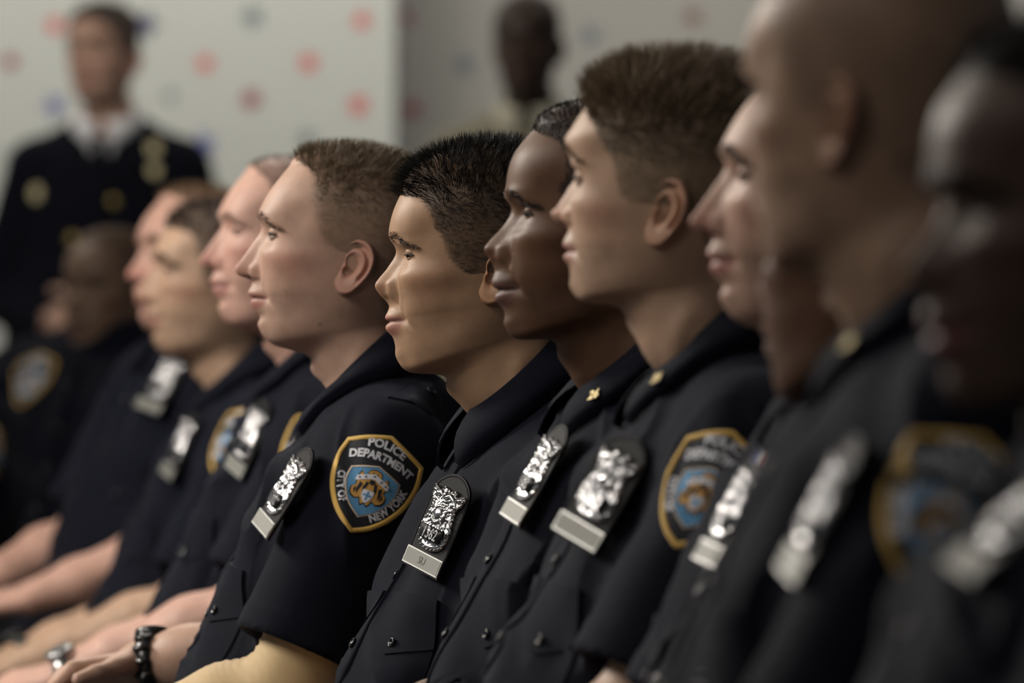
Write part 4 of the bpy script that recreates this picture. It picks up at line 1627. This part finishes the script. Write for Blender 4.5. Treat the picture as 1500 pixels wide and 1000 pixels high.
def make_collar(root, cloth, H0, tilt, shirt, m='navy', spread=0.026, tip=0.068, name='collar', rx=0.066, ry=0.063, cen=(-0.028, -0.095), lift=0.011, flare=0.030):
    """folded shirt collar: ring around the neck, tilted down to the front; H0 = ear-level centre"""
    mb = MB()
    nphi = 40
    C = H0 + np.array([cen[0], 0, cen[1]])
    cf = np.array([math.cos(tilt), 0, -math.sin(tilt)]); cu = np.array([math.sin(tilt), 0, math.cos(tilt)]); cy = np.array([0, 1.0, 0])
    for sg in (1, -1):
        rows = []
        phis = np.radians(np.linspace(13, 180, nphi))
        for ph in phis:
            fb = (1 - math.cos(ph)) / 2                      # 0 front .. 1 back
            T3 = C + cf * rx * math.cos(ph) + cy * sg * ry * math.sin(ph)
            oh = np.array([math.cos(ph), sg * math.sin(ph), 0])
            fr_ = max(0.0, 1 - (fb - 0.0128) / 0.15) ** 1.2 if fb > 0.0128 else 1.0
            drop = 0.046 + (tip - 0.046) * max(0.0, 1 - fb / 0.5) ** 1.3
            dn = np.array([0, 0, -1.0]) * (0.75 + 0.25 * fr_) - cu * 0.35 * (1 - fr_)
            L3 = T3 + oh * (flare - (flare - 0.014) * fr_) + dn * drop + cy * sg * spread * fr_
            S3 = T3 - oh * 0.003 - cu * 0.040
            g, n = cloth.near(L3)
            L3 = g + n * lift
            T4 = T3 + oh * 0.0065 - cu * 0.001
            seq = [S3, S3 * 0.5 + T3 * 0.5 - oh * 0.001, T3, T3 + oh * 0.003 + cu * 0.002, T4]
            for t in (0.2, 0.4, 0.6, 0.8):
                q = T4 * (1 - t) + L3 * t + oh * 0.008 * math.sin(t * math.pi)
                g, n2 = cloth.near(q)
                e = (q - g) @ n2
                if e < lift and np.linalg.norm(q - g) < 0.04: q = g + n2 * lift
                seq.append(q)
            seq.append(L3)
            seq.append(L3 - n * (lift - 0.002))
            rows.append(seq)
        # relax along the ring so that the fall hangs evenly
        A = np.array(rows)
        for _ in range(2):
            A[1:-1] = A[1:-1] * 0.5 + (A[:-2] + A[2:]) * 0.25
        if sg == 1:
            i_ = 9
            p0 = A[i_, 7] * 0.3 + A[i_, 8] * 0.7
            e1 = A[i_ + 2, 7] - A[i_ - 2, 7]; e2 = A[i_, 5] - A[i_, 9]
            n0 = np.cross(e2, e1); n0 /= np.linalg.norm(n0)
            if n0[1] < 0: n0 = -n0
            v0 = e2 / np.linalg.norm(e2)
            PIN_FRAME[0] = (p0 + n0 * 0.001, n0, np.cross(v0, n0), v0)
        V = A.reshape(-1, 3)
        f = grid_faces(nphi, A.shape[1])
        if sg > 0: f = f[:, ::-1]
        mb.add(V, f, M[m])
        fe = A[0]
        V2 = np.concatenate([fe, fe - cy * sg * 0.003 - cf * 0.004])
        k = len(fe)
        mb.add(V2, [[i, i + 1, k + i + 1, k + i] for i in range(k - 1)], M[m])
    return mb.build(name, root)


def make_legs(root, N, L, eye_z, seed, standing=False, m='trouser', gap=0.11):
    hip = torso_map(L, N, np.array([0.0, 0, -0.56]))
    tr = MB()
    if not standing:
        knee_z = 0.52
        hz = max(hip[2] - 0.03, 0.47)

        def fn(P):
            D = sd_ell(P, (hip[0] - 0.0, 0, hz), (0.15, 0.175, 0.13))
            for sg in (1, -1):
                h = (hip[0] + 0.03, sg * 0.09, hz - 0.02); k = (hip[0] + 0.42, sg * gap, knee_z); a = (hip[0] + 0.44, sg * gap, 0.11)
                D = smin(D, sd_cone(P, h, k, 0.092, 0.068), 0.03)
                D = smin(D, sd_cone(P, k, a, 0.066, 0.052), 0.03)
            return np.maximum(D, -(P[..., 2] - 0.07))
        lo, hi = (hip[0] - 0.2, -0.28, 0.03), (hip[0] + 0.56, 0.28, hz + 0.2)
        feet = [(hip[0] + 0.44, sg * gap) for sg in (1, -1)]
    else:
        def fn(P):
            D = sd_ell(P, (hip[0] - 0.01, 0, hip[2] - 0.02), (0.13, 0.18, 0.16))
            for sg in (1, -1):
                h = (hip[0], sg * 0.09, hip[2] - 0.08); k = (hip[0] + 0.01, sg * 0.10, 0.52 + STAGE); a = (hip[0] - 0.01, sg * 0.11, 0.10 + STAGE)
                D = smin(D, sd_cone(P, h, k, 0.095, 0.072), 0.03)
                D = smin(D, sd_cone(P, k, a, 0.072, 0.06), 0.03)
            return np.maximum(D, -(P[..., 2] - 0.06 - STAGE))
        lo, hi = (hip[0] - 0.25, -0.3, 0.02), (hip[0] + 0.25, 0.3, hip[2] + 0.2)
        feet = [(hip[0] - 0.01, sg * 0.11) for sg in (1, -1)]
    v, f = surface_nets(fn, lo, hi, 0.012)
    tr.add(v, f, M[m]).build('trousers', root)
    z0 = STAGE if standing else 0.0
    for fx, fy in feet:
        sh = MB()

        def sf(P):
            D = sd_cone(P, (fx - 0.03, fy, z0 + 0.045), (fx + 0.16, fy, z0 + 0.030), 0.045, 0.036)
            D = smin(D, sd_cone(P, (fx - 0.01, fy, z0 + 0.05), (fx - 0.01, fy, z0 + 0.11), 0.045, 0.04), 0.03)
            return np.maximum(D, -(P[..., 2] - z0))
        v, f = surface_nets(sf, (fx - 0.1, fy - 0.07, z0 - 0.02), (fx + 0.23, fy + 0.07, z0 + 0.18), 0.008)
        v[:, 2] = np.maximum(v[:, 2], z0)
        sh.add(v, f, M['shoe']).build('shoe', root)


STAGE = 0.12
exec_people = True


# ------------------------------------------------------------------ ROOM
def structure(name, mb, smooth=False):
    o = mb.build(name, None, smooth)
    o['kind'] = 'structure'
    return o


M['wall'] = mat('painted_wall', (0.26, 0.25, 0.23), 0.85, bump=0.1, bscale=60)
M['floor'] = mat('grey_carpet', (0.05, 0.05, 0.055), 0.95, bump=0.5, bscale=300, var=0.3, vscale=80)
M['ceiling'] = mat('ceiling_tile', (0.5, 0.5, 0.48), 0.9, bump=0.2, bscale=150)
M['riser'] = mat('riser_carpet', (0.06, 0.055, 0.05), 0.95)
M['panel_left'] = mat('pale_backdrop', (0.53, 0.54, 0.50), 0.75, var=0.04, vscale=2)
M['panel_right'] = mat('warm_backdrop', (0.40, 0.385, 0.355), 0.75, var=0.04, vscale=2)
M['panel_gap_shade'] = mat('painted_gap_shade', (0.10, 0.10, 0.10), 0.7)  # dark tone that stands for shade on the set-back panel
for nm, c in (('star_red', (0.62, 0.10, 0.10)), ('star_dark_red', (0.30, 0.05, 0.07)), ('star_blue', (0.10, 0.12, 0.34)), ('star_grey', (0.14, 0.18, 0.20)), ('star_navy', (0.05, 0.05, 0.13)), ('star_brown', (0.22, 0.12, 0.09))):
    M[nm] = mat(nm, c, 0.7)

WALL_Y = 21.0
v, f = box((0, WALL_Y + 0.35, 1.7), (9, 0.1, 3.5)); structure('wall_back', MB().add(v, f, M['wall']))
v, f = box((0, 10.5, -0.05), (9, 23.5, 0.1)); structure('floor', MB().add(v, f, M['floor']))
v, f = box((0, 10.5, 3.5), (9, 23.5, 0.1)); structure('ceiling', MB().add(v, f, M['ceiling']))
v, f = box((0, 19.6, STAGE / 2), (9, 3.8, STAGE)); structure('floor_riser', MB().add(v, f, M['riser']))


def backdrop(name, x0, x1, y, mface, stars, label):
    mb = MB()
    v, f = box(((x0 + x1) / 2, y + 0.03, (STAGE + 3.3) / 2), (x1 - x0, 0.06, 3.3 - STAGE))
    mb.add(v, f, M[mface])
    for px, py, m, r, rot in stars:
        d = px_dir(px, py)
        t = (y - 0.0015) / d[1]
        c = d * t + np.array([0, 0, CAM_Z])
        a = np.arange(10) * math.pi / 5 + rot + math.pi / 2
        rr = np.where(np.arange(10) % 2 == 0, r, r * 0.45)
        pts = np.stack([c[0] + rr * np.cos(a), np.full(10, c[1]), c[2] + rr * np.sin(a)], 1)
        mb.add(np.concatenate([pts, c[None]]), [[i, (i + 1) % 10, 10] for i in range(10)], M[m])
    # dark strip at the panel end, painted in for shade in the gap
    v, f = box((x1 + 0.010, y + 0.03, (STAGE + 3.3) / 2), (0.020, 0.06, 3.3 - STAGE)); mb.add(v, f, M['panel_gap_shade'])
    o = mb.build(name, None, False)
    o['label'] = label
    o['category'] = 'backdrop'
    return o


SL, SR = WALL_Y - 0.45, WALL_Y
xl = px_dir(578, 100)[0] * SL
STARS_L = [(80, 37, 'star_red', .030, .2), (15, 90, 'star_dark_red', .028, 0), (300, 93, 'star_red', .030, .4), (452, 92, 'star_red', .032, .1), (530, 30, 'star_red', .030, 0),
           (525, 154, 'star_red', .034, .5), (368, 145, 'star_dark_red', .034, .6), (370, 25, 'star_grey', .034, .3), (212, 36, 'star_navy', .042, .9), (298, 212, 'star_blue', .040, .2),
           (80, 155, 'star_blue', .034, .5), (450, 205, 'star_grey', .03, .2), (250, 140, 'star_grey', .02, .2), (395, 270, 'star_red', .03, .1), (20, 230, 'star_grey', .03, .4)]
STARS_R = [(592, 25, 'star_dark_red', .034, .2), (604, 160, 'star_dark_red', .034, .4), (680, 95, 'star_grey', .032, .1), (865, 52, 'star_grey', .032, .5), (1015, 25, 'star_brown', .032, .2),
           (950, 120, 'star_dark_red', .03, .3), (660, 230, 'star_red', .03, .2)]
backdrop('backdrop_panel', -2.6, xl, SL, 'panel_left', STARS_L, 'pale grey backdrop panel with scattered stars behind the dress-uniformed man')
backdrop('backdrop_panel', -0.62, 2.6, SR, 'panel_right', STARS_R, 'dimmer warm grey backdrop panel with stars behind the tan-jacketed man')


# ------------------------------------------------------------------ STANDING MEN
def standing(px, py, s, head_yaw, body_yaw, prof, o, label, kind, seed):
    rng = np.random.default_rng(seed)
    T = px_point(px, py, F_PX / s)
    ang = math.pi + math.radians(body_yaw)
    root = bpy.data.objects.new('person', None)
    COL.objects.link(root)
    root.location = (T[0], T[1], 0)
    root.rotation_euler = (0, 0, ang)
    root['label'] = label; root['category'] = 'person'
    Rw = rotz(ang); org = np.array([T[0], T[1], 0.0])
    camL = (np.array([0, 0, CAM_Z]) - org) @ Rw
    H0 = np.array([0, 0, T[2]])
    hv, hf, hc, info = make_head(prof, o, 0.5)
    Rh = rotz(math.radians(head_yaw - body_yaw)) @ roty(-info['pit'] + math.radians(o.get('nod', 0)))
    N = H0 + np.array([-0.05, 0, -0.15])
    to_head = lambda V: (np.asarray(V) * 0.001) @ Rh.T + H0
    body = MB(); body.add(to_head(hv), hf, M['skin'], hc)
    eyes = MB(); add_eyes(eyes, o, info)
    off = body.n; bs = {i: body.slot(m) for i, m in enumerate(eyes.mats)}
    body.v.extend([to_head(v) for v in eyes.v]); body.f.extend([[i + off for i in fc] for fc in eyes.f]); body.mi.extend([bs[i] for i in eyes.mi])
    body.n += eyes.n; body.col.extend(eyes.col)
    for sg in (1, -1):
        v, f, c = make_ear(o, sg); body.add(to_head(v), f, M['skin'], c)
    L = math.radians(2)
    shl = {sg: torso_map(L, N, np.array([-0.02, sg * 0.168, -0.095])) for sg in (1, -1)}
    skin = np.array(o['skin'])
    A = {}
    for sg in (1, -1):
        el = shl[sg] + np.array([-0.01, 0.10 * sg, -0.29])
        wr = el + np.array([0.20, -0.235 * sg, -0.06 + 0.035 * sg])
        A[sg] = (el, wr)
        hd = np.array([0.35, -0.9 * sg, -0.25]); up = np.array([0.9, 0.25 * sg, 0.3])
        fn, lo, hi = arm_field(shl[sg], el, wr, hand_prims(wr, hd, up, sg, 0.7))
        v, f = surface_nets(fn, lo, hi, 0.006)
        body.add(v, f, M['skin'], np.tile(skin, (len(v), 1)))
    cl = MB()

    def coat(P):
        Q = P - N.astype(np.float32)
        D = sd_ell(Q, (-0.02, 0, -0.19), (0.130, 0.19, 0.22))
        D = smin(D, sd_ell(Q, (-0.005, 0, -0.45), (0.130, 0.235, 0.27)), 0.06)
        D = smin(D, sd_ell(Q, (-0.005, 0, -0.64), (0.15, 0.268, 0.27)), 0.06)
        for sg in (1, -1):
            D = smin(D, sd_cone(Q, (-0.035, sg * 0.045, -0.02), (-0.02, sg * 0.16, -0.085), 0.05, 0.062), 0.04)
            el, wr = A[sg]
            f_ = wr - el
            D = smin(D, sd_cone(P, shl[sg], el, 0.072, 0.058), 0.03)
            w2 = el + f_ * 0.93
            c = smin(sd_cone(P, el, w2, 0.056, 0.044), 9.0, 0.01)
            d_ = f_ / np.linalg.norm(f_)
            c = np.maximum(c, (P - w2.astype(np.float32)) @ d_.astype(np.float32))
            D = smin(D, c, 0.015)
        if kind == 'dress':
            D = smin(D, sd_cone(Q, (-0.07, 0, -0.04), (-0.062, 0, 0.006), 0.095, 0.074), 0.03)
        # open neck: V between the lapels
        D = np.maximum(D, -(Q[..., 2] + 0.80))
        if kind == 'dress':
            vv = np.maximum(np.abs(Q[..., 1]) - 0.055 * np.clip((Q[..., 2] + 0.115) / 0.14, 0, 1), -(Q[..., 2] + 0.115))
            vv = np.maximum(vv, 0.0 - Q[..., 0])
            D = np.maximum(D, -vv)
        return D
    lo = N + np.array([-0.3, -0.4, -0.85]); hi = N + np.array([0.45, 0.4, 0.1])
    v, f = surface_nets(coat, lo, hi, 0.008)
    v = smooth_mesh(v, f, 1)
    co = cl.add(v, f, M['coat'] if kind == 'dress' else M['tan_coat']).build('uniform_coat' if kind == 'dress' else 'jacket', root)
    cloth = Cloth(v, f)
    tv, tf = surface_nets(lambda P: coat(P) + 0.03, lo, hi, 0.018)
    body.add(tv, tf, M['skin'], np.tile(skin, (len(tv), 1)))
    body.build('body', root, color=True)
    hb = make_hair(o, info, rng)
    if hb.n:
        hb.xform(to_head); hb.build('hair', root)
    # shirt front
    sh = MB()
    v, f = surface_nets(lambda P: smin(sd_ell(P - N.astype(np.float32), (-0.012, 0, -0.18), (0.117, 0.13, 0.2)), sd_cone(P - N.astype(np.float32), (-0.05, 0, -0.04), (-0.04, 0, 0.010), 0.075, 0.068), 0.03), N + np.array([-0.2, -0.2, -0.42]), N + np.array([0.2, 0.2, 0.04]), 0.009)
    v[:, 2] = np.minimum(v[:, 2], N[2] + 0.03 - 0.35 * (v[:, 0] - N[0]))
    sh.add(v, f, M['white_shirt'] if kind == 'dress' else M['cream'])
    so = sh.build('dress_shirt', root)
    make_collar(root, Cloth(v, f), H0, math.radians(24), so, m='white_shirt' if kind == 'dress' else 'cream', name='shirt_collar', rx=0.064, ry=0.060, tip=0.05, spread=0.010, cen=(-0.035, -0.108), flare=0.010 if kind == 'dress' else 0.02)
    fwd = np.array([1.0, 0, 0]); up = np.array([0, 0, 1.0])
    if kind == 'dress':
        tie = MB()
        scl = Cloth(v, f)
        rows = []
        for i, z in enumerate(np.linspace(-0.02, -0.26, 14)):
            w = 0.017 if i < 2 else 0.017 + 0.02 * i / 13
            for y in (-1, -0.6, 0, 0.6, 1):
                h = scl.ray(N + np.array([0.3, w * y, z]), -fwd)
                x = (h[0][0] if h else N[0] + 0.06) + 0.014 + (0.004 if abs(y) < 1 else -0.004) + (0.008 if i < 2 else 0)
                rows.append([x, w * y, N[2] + z])
        tie.add(rows, grid_faces(14, 5), M['coat']).build('necktie', root)['label'] = 'black necktie'
        # lapels
        for sg in (1, -1):
            lap = MB()
            poly = ccw(densify([(sg * 0.004, -0.15), (sg * 0.056, 0.0), (sg * 0.085, -0.04), (sg * 0.092, -0.075), (sg * 0.078, -0.085), (sg * 0.085, -0.11)], 0.012))
            V, ff = fan_rings(poly, 4)
            W = []
            for a, b in V:
                h = cloth.ray(N + np.array([0.3, a, b]), -fwd)
                W.append((h[0] if h else N + np.array([0.06, a, b])) + fwd * 0.007)
            lap.add(W, ff, M['coat']).build('lapel', co)
        for (y, z) in ((0.035, -0.17), (0.035, -0.255), (-0.06, -0.255), (0.035, -0.34), (-0.06, -0.34), (0.035, -0.425), (-0.06, -0.425)):
            h = cloth.ray(N + np.array([0.4, y, z]), -fwd)
            if h:
                fr = cloth.frame(h[0], up, 0.02)
                b = MB(); vv, ff = disc_lathe([(11.5, 0), (12, 2), (9, 4.5), (0.5, 5.5)], 18)
                b.add(place(fr, vv), ff, M['gold_button']).build('coat_button', co)['label'] = 'gold coat button'
        # shield and medal above the left pocket, oval pin on the right breast
        for (qx, qy, w, hgt) in ((225, 218, 15, 18), (226, 250, 13, 16), (54, 283, 14, 19)):
            d = px_dir(qx, qy) @ Rw
            h = cloth.ray(camL, d / np.linalg.norm(d))
            if h:
                fr = cloth.frame(h[0], up, 0.03)
                b = MB()
                a = np.linspace(0, 2 * math.pi, 24, endpoint=False)
                secs = [np.c_[np.cos(a) * w * r, np.sin(a) * hgt * r * (1 + 0.06 * np.cos(5 * a)), np.full(24, zz)] for r, zz in ((1, 1), (1, 4), (0.85, 6), (0.8, 5), (0.5, 7), (0.02, 8))]
                b.add(place(fr, np.concatenate(secs)), grid_faces(6, 24, False, True), M['pale_gold']).build('breast_badge', root)['label'] = 'gold breast badge'
        # collar insignia dots
        for sg in (1, -1):
            for i in range(1):
                h = cloth.ray(N + np.array([0.3, sg * 0.085, -0.075]), -fwd)
    make_legs(root, N, L, T[2], seed, True, 'coat' if kind == 'dress' else 'tan_coat')
    return root


# ------------------------------------------------------------------ CAST
LIGHT = dict(skin=(0.50, 0.315, 0.235), red=(0.50, 0.22, 0.17), ear_col=(0.54, 0.25, 0.20), lip=(0.40, 0.17, 0.14))
PINK = dict(skin=(0.55, 0.33, 0.26), red=(0.55, 0.20, 0.17), ear_col=(0.55, 0.25, 0.2), lip=(0.44, 0.19, 0.17))
OLIVE = dict(skin=(0.46, 0.30, 0.205), red=(0.46, 0.23, 0.16), ear_col=(0.48, 0.24, 0.16), lip=(0.38, 0.18, 0.14))
ASIAN = dict(skin=(0.40, 0.245, 0.15), red=(0.44, 0.23, 0.14), ear_col=(0.47, 0.24, 0.13), lip=(0.44, 0.20, 0.16))
TAN = dict(skin=(0.42, 0.265, 0.175), red=(0.34, 0.17, 0.11), ear_col=(0.40, 0.20, 0.14), lip=(0.26, 0.12, 0.09))
BROWN = dict(skin=(0.125, 0.062, 0.033), red=(0.125, 0.055, 0.03), ear_col=(0.14, 0.07, 0.045), lip=(0.13, 0.065, 0.055))
DARK = dict(skin=(0.085, 0.050, 0.034), red=(0.085, 0.043, 0.03), ear_col=(0.09, 0.05, 0.034), lip=(0.10, 0.05, 0.04))

H_E = dict(LIGHT, hairline=HAIRLINES['crew'], hair_col=(0.15, 0.108, 0.066), hair_n=15000, hair_len=(2.2, 12), scalp=0.62, lift=0.8, comb=(-0.35, 0, 0.25), comb_front=(0.15, 0, 0.7), iris='iris_blue', brow_col=(0.06, 0.04, 0.028), brow_n=520, hair_soft=6, moles=[(26, -16, 1.6), (62, -33, 1.2), (22, -66, 1.7), (98, -22, 1.1)], stubble=0.22)
H_F = dict(ASIAN, hairline=HAIRLINES['straight'], hair_col=(0.012, 0.010, 0.009), hair_n=16000, hair_len=(3.0, 15), scalp=0.80, lift=0.8, comb=(-0.2, 0, 0.3), comb_front=(0.75, 0, 0.25), fade=(45, 95), brow_n=520, socket=6.0, browridge=1.5, cheek=6, hollow=3.5, lid_up=0.10, lid_lo=0.11, stubble=0.06, nose_w=1.05, moles=[])
H_G = dict(BROWN, hairline=HAIRLINES['tight'], hair_col=(0.014, 0.011, 0.010), hair_n=9000, hair_len=(2.0, 4.5), scalp=0.9, lift=0.9, mess=0.7, clump=0.9, hair_w=0.9, fade=(40, 80), nose_w=1.28, mouth=27, stubble=0.35, brow_n=600, socket=7, adam=2)
H_H = dict(OLIVE, hairline=HAIRLINES['thick'], hair_col=(0.19, 0.14, 0.09), hair_n=19000, hair_len=(3.5, 21), scalp=0.85, lift=0.5, comb=(-0.35, 0, 0.35), comb_front=(0.35, 0, 0.75), fade=(40, 92), clump=0.35, mess=0.13, hair_w=0.7, stubble=0.28, brow_n=600)
H_I = dict(LIGHT, hairline=HAIRLINES['crew'], hair_col=(0.06, 0.045, 0.03), hair_n=5000, hair_len=(2, 10), scalp=0.85, hair_w=0.8, stubble=0.3, brow_t=4)
H_X = dict(BROWN, hairline=HAIRLINES['buzz'], hair_col=(0.014, 0.011, 0.010), hair_n=2500, hair_len=(1.5, 3), scalp=0.9, hair_w=1.0, nose_w=1.2, stubble=0.2)
H_J = dict(TAN, hairline=HAIRLINES['buzz'], hair_col=(0.07, 0.052, 0.040), hair_n=5000, hair_len=(1.0, 2.2), scalp=0.35, hair_w=0.6, hair_soft=9, stubble=0.3)
H_K = dict(DARK, hairline=HAIRLINES['tight'], hair_col=(0.010, 0.008, 0.008), hair_n=5000, hair_len=(3, 12), scalp=0.95, hair_w=1.2, mess=0.6, nose_w=1.15, lip=(0.16, 0.05, 0.045))
H_D = dict(PINK, hairline=HAIRLINES['buzz'], hair_col=(0.06, 0.045, 0.035), hair_n=4000, hair_len=(1.5, 5), scalp=0.6, hair_w=0.8, brow_n=400)
H_C = dict(OLIVE, hairline=HAIRLINES['straight'], hair_col=(0.025, 0.020, 0.018), hair_n=6000, hair_len=(2.5, 14), scalp=0.75, hair_w=1.0, brow_t=4.5, brow_n=1200, stubble=0.3, comb_front=(0.4, 0, 0.6))
H_B = dict(PINK, hairline=HAIRLINES['crew'], hair_col=(0.15, 0.095, 0.05), hair_n=5000, hair_len=(2, 12), scalp=0.7, hair_w=1.0, brow_col=(0.14, 0.08, 0.05))
H_A = dict(BROWN, skin=(0.19, 0.12, 0.08), hairline=HAIRLINES['buzz'], hair_col=(0.03, 0.025, 0.022), hair_n=1500, hair_len=(1, 2), scalp=0.4, hair_w=1.0, nose_w=1.3)
H_L = dict(OLIVE, hairline=HAIRLINES['crew'], hair_col=(0.05, 0.04, 0.03), hair_n=2500, hair_len=(2, 9), scalp=0.8, hair_w=1.2)
H_S1 = dict(LIGHT, fat=1.0, hairline=HAIRLINES['thick'], hair_col=(0.035, 0.028, 0.024), hair_n=4000, hair_len=(2, 10), scalp=0.85, hair_w=1.4, stubble=0.3, nod=6)
H_S2 = dict(DARK, skin=(0.045, 0.027, 0.019), hairline=HAIRLINES['bald'], hair_col=(0.02, 0.02, 0.02), hair_n=0, brow_n=300, nose_w=1.2, nod=2)

GRP = 'seated police officers in the row'
LEFT_ARM = dict(el=(0.10, 0.05, -0.27), wr=(0.235, -0.05, -0.055))

officer('E', 507, 392, 1319, 0, -4, 'long_nose', H_E, 'seated officer in sharp profile with full shoulder patch facing the camera and tan arm sleeve', GRP,
        badge=(420, 737), patch=(545, 708), tan_arm=True, res=1.0, fine=0.004, seed=1, watch=[(-1, 'bracelet', 0.92)], girth=1.0,
        arms={1: dict(el=(0.105, 0.04, -0.25), wr=(0.2, -0.06, -0.05)), -1: dict(el=(0.12, 0.05, -0.20), wr=(0.20, 0.05, -0.03))})
officer('F', 712, 404, 1408, 1, 14, 'soft_nose', H_F, 'seated officer with black spiky short hair and the clearest shield with number', GRP,
        badge=(648, 785), plate='SU', neck=(-0.068, -0.15), res=1.0, fine=0.004, seed=2, pins=None)
officer('G', 884, 350, 1510, 5, 12, 'broad_nose', H_G, 'seated dark-skinned officer with close tight hair in profile between the black-haired and brown-haired officers', GRP,
        badge=(790, 715), plate='', res=1.0, fine=0.004, seed=3, pins=['26'])
officer('H', 995, 313, 1628, -18, 4, 'upturned', H_H, 'seated officer with thick tousled brown hair, face turned slightly away, patch partly hidden', GRP,
        badge=(885, 740), patch=(1032, 716), res=1.0, fine=0.0045, seed=4, pins=['26'])
officer('I', 1228, 322, 1766, 2, 20, 'long_nose', H_I, 'seated pale officer whose face shows only between two nearer heads, ribbon above his shield', GRP,
        badge=(1080, 770), ribbon=True, res=0.8, fine=0.0052, seed=5)
officer('X', 1294, 400, 1930, -38, 8, 'broad_nose', H_X, 'seated dark-skinned officer of whom only mouth and chin show under a nearer jaw', GRP,
         res=0.6, fine=0.006, seed=6, pins=['26'])
officer('J', 1294, 185, 2127, -36, 2, 'soft_nose', H_J, 'seated officer with shaved head, ear and neck out of focus, head turned away', GRP,
        patch=(1388, 750), badge=(1212, 775), res=0.7, fine=0.006, seed=7, pins=['26'])
officer('K', 1594, 350, 2420, 16, 8, 'broad_nose', H_K, pitch=-4, label='nearest seated officer at the right edge, dark blurred face with black hair', group=GRP,
        badge=(1492, 790), neck=(-0.02, -0.15), res=0.7, fine=0.006, seed=8)
officer('D', 430, 380, 1130, 12, 2, 'long_nose', H_D, 'seated officer with flushed nose just behind the sharp brown-haired officer', GRP,
        badge=(370, 655), patch=(458, 668), res=0.7, fine=0.0055, seed=9, watch=[(1, 'steel', 0.97)])
officer('C', 320, 432, 1000, 14, 6, 'long_nose', H_C, 'seated officer with heavy dark brows and dark flat-topped hair, third seated face from left', GRP,
        badge=(268, 665), patch=(345, 650), res=0.6, fine=0.0065, seed=10, watch=[(-1, 'black', 0.95)])
officer('B', 290, 402, 950, 30, 28, 'long_nose', H_B, 'seated officer with reddish blond hair and pink forehead in front of the dress-uniformed man', GRP,
        badge=(240, 573), neck=(-0.005, -0.105), res=0.6, fine=0.0065, seed=11)
officer('A', 162, 440, 790, 52, 62, 'broad_nose', H_A, 'seated dark-skinned officer farthest back at the left, facing the camera most', GRP,
        badge=(190, 585), patch_r=(45, 556), neck=(0.02, -0.075), res=0.5, fine=0.007, seed=12)
officer('L', -140, 425, 900, 0, -2, 'soft_nose', H_L, 'seated officer cut off by the left frame edge, only sleeve patch and forearm showing', GRP,
        patch=(-4, 648), neck=(-0.09, -0.20), res=0.5, fine=0.007, seed=13)

if not DEBUG_ONLY:
    standing(151, 92, 640, 66, 82, 'upturned', H_S1, 'standing man in black double-breasted dress uniform with white shirt and tie', 'dress', 21)
    standing(772, 75, 640, 78, 84, 'broad_nose', H_S2, 'standing bald man in tan jacket before the right backdrop', 'tan', 22)
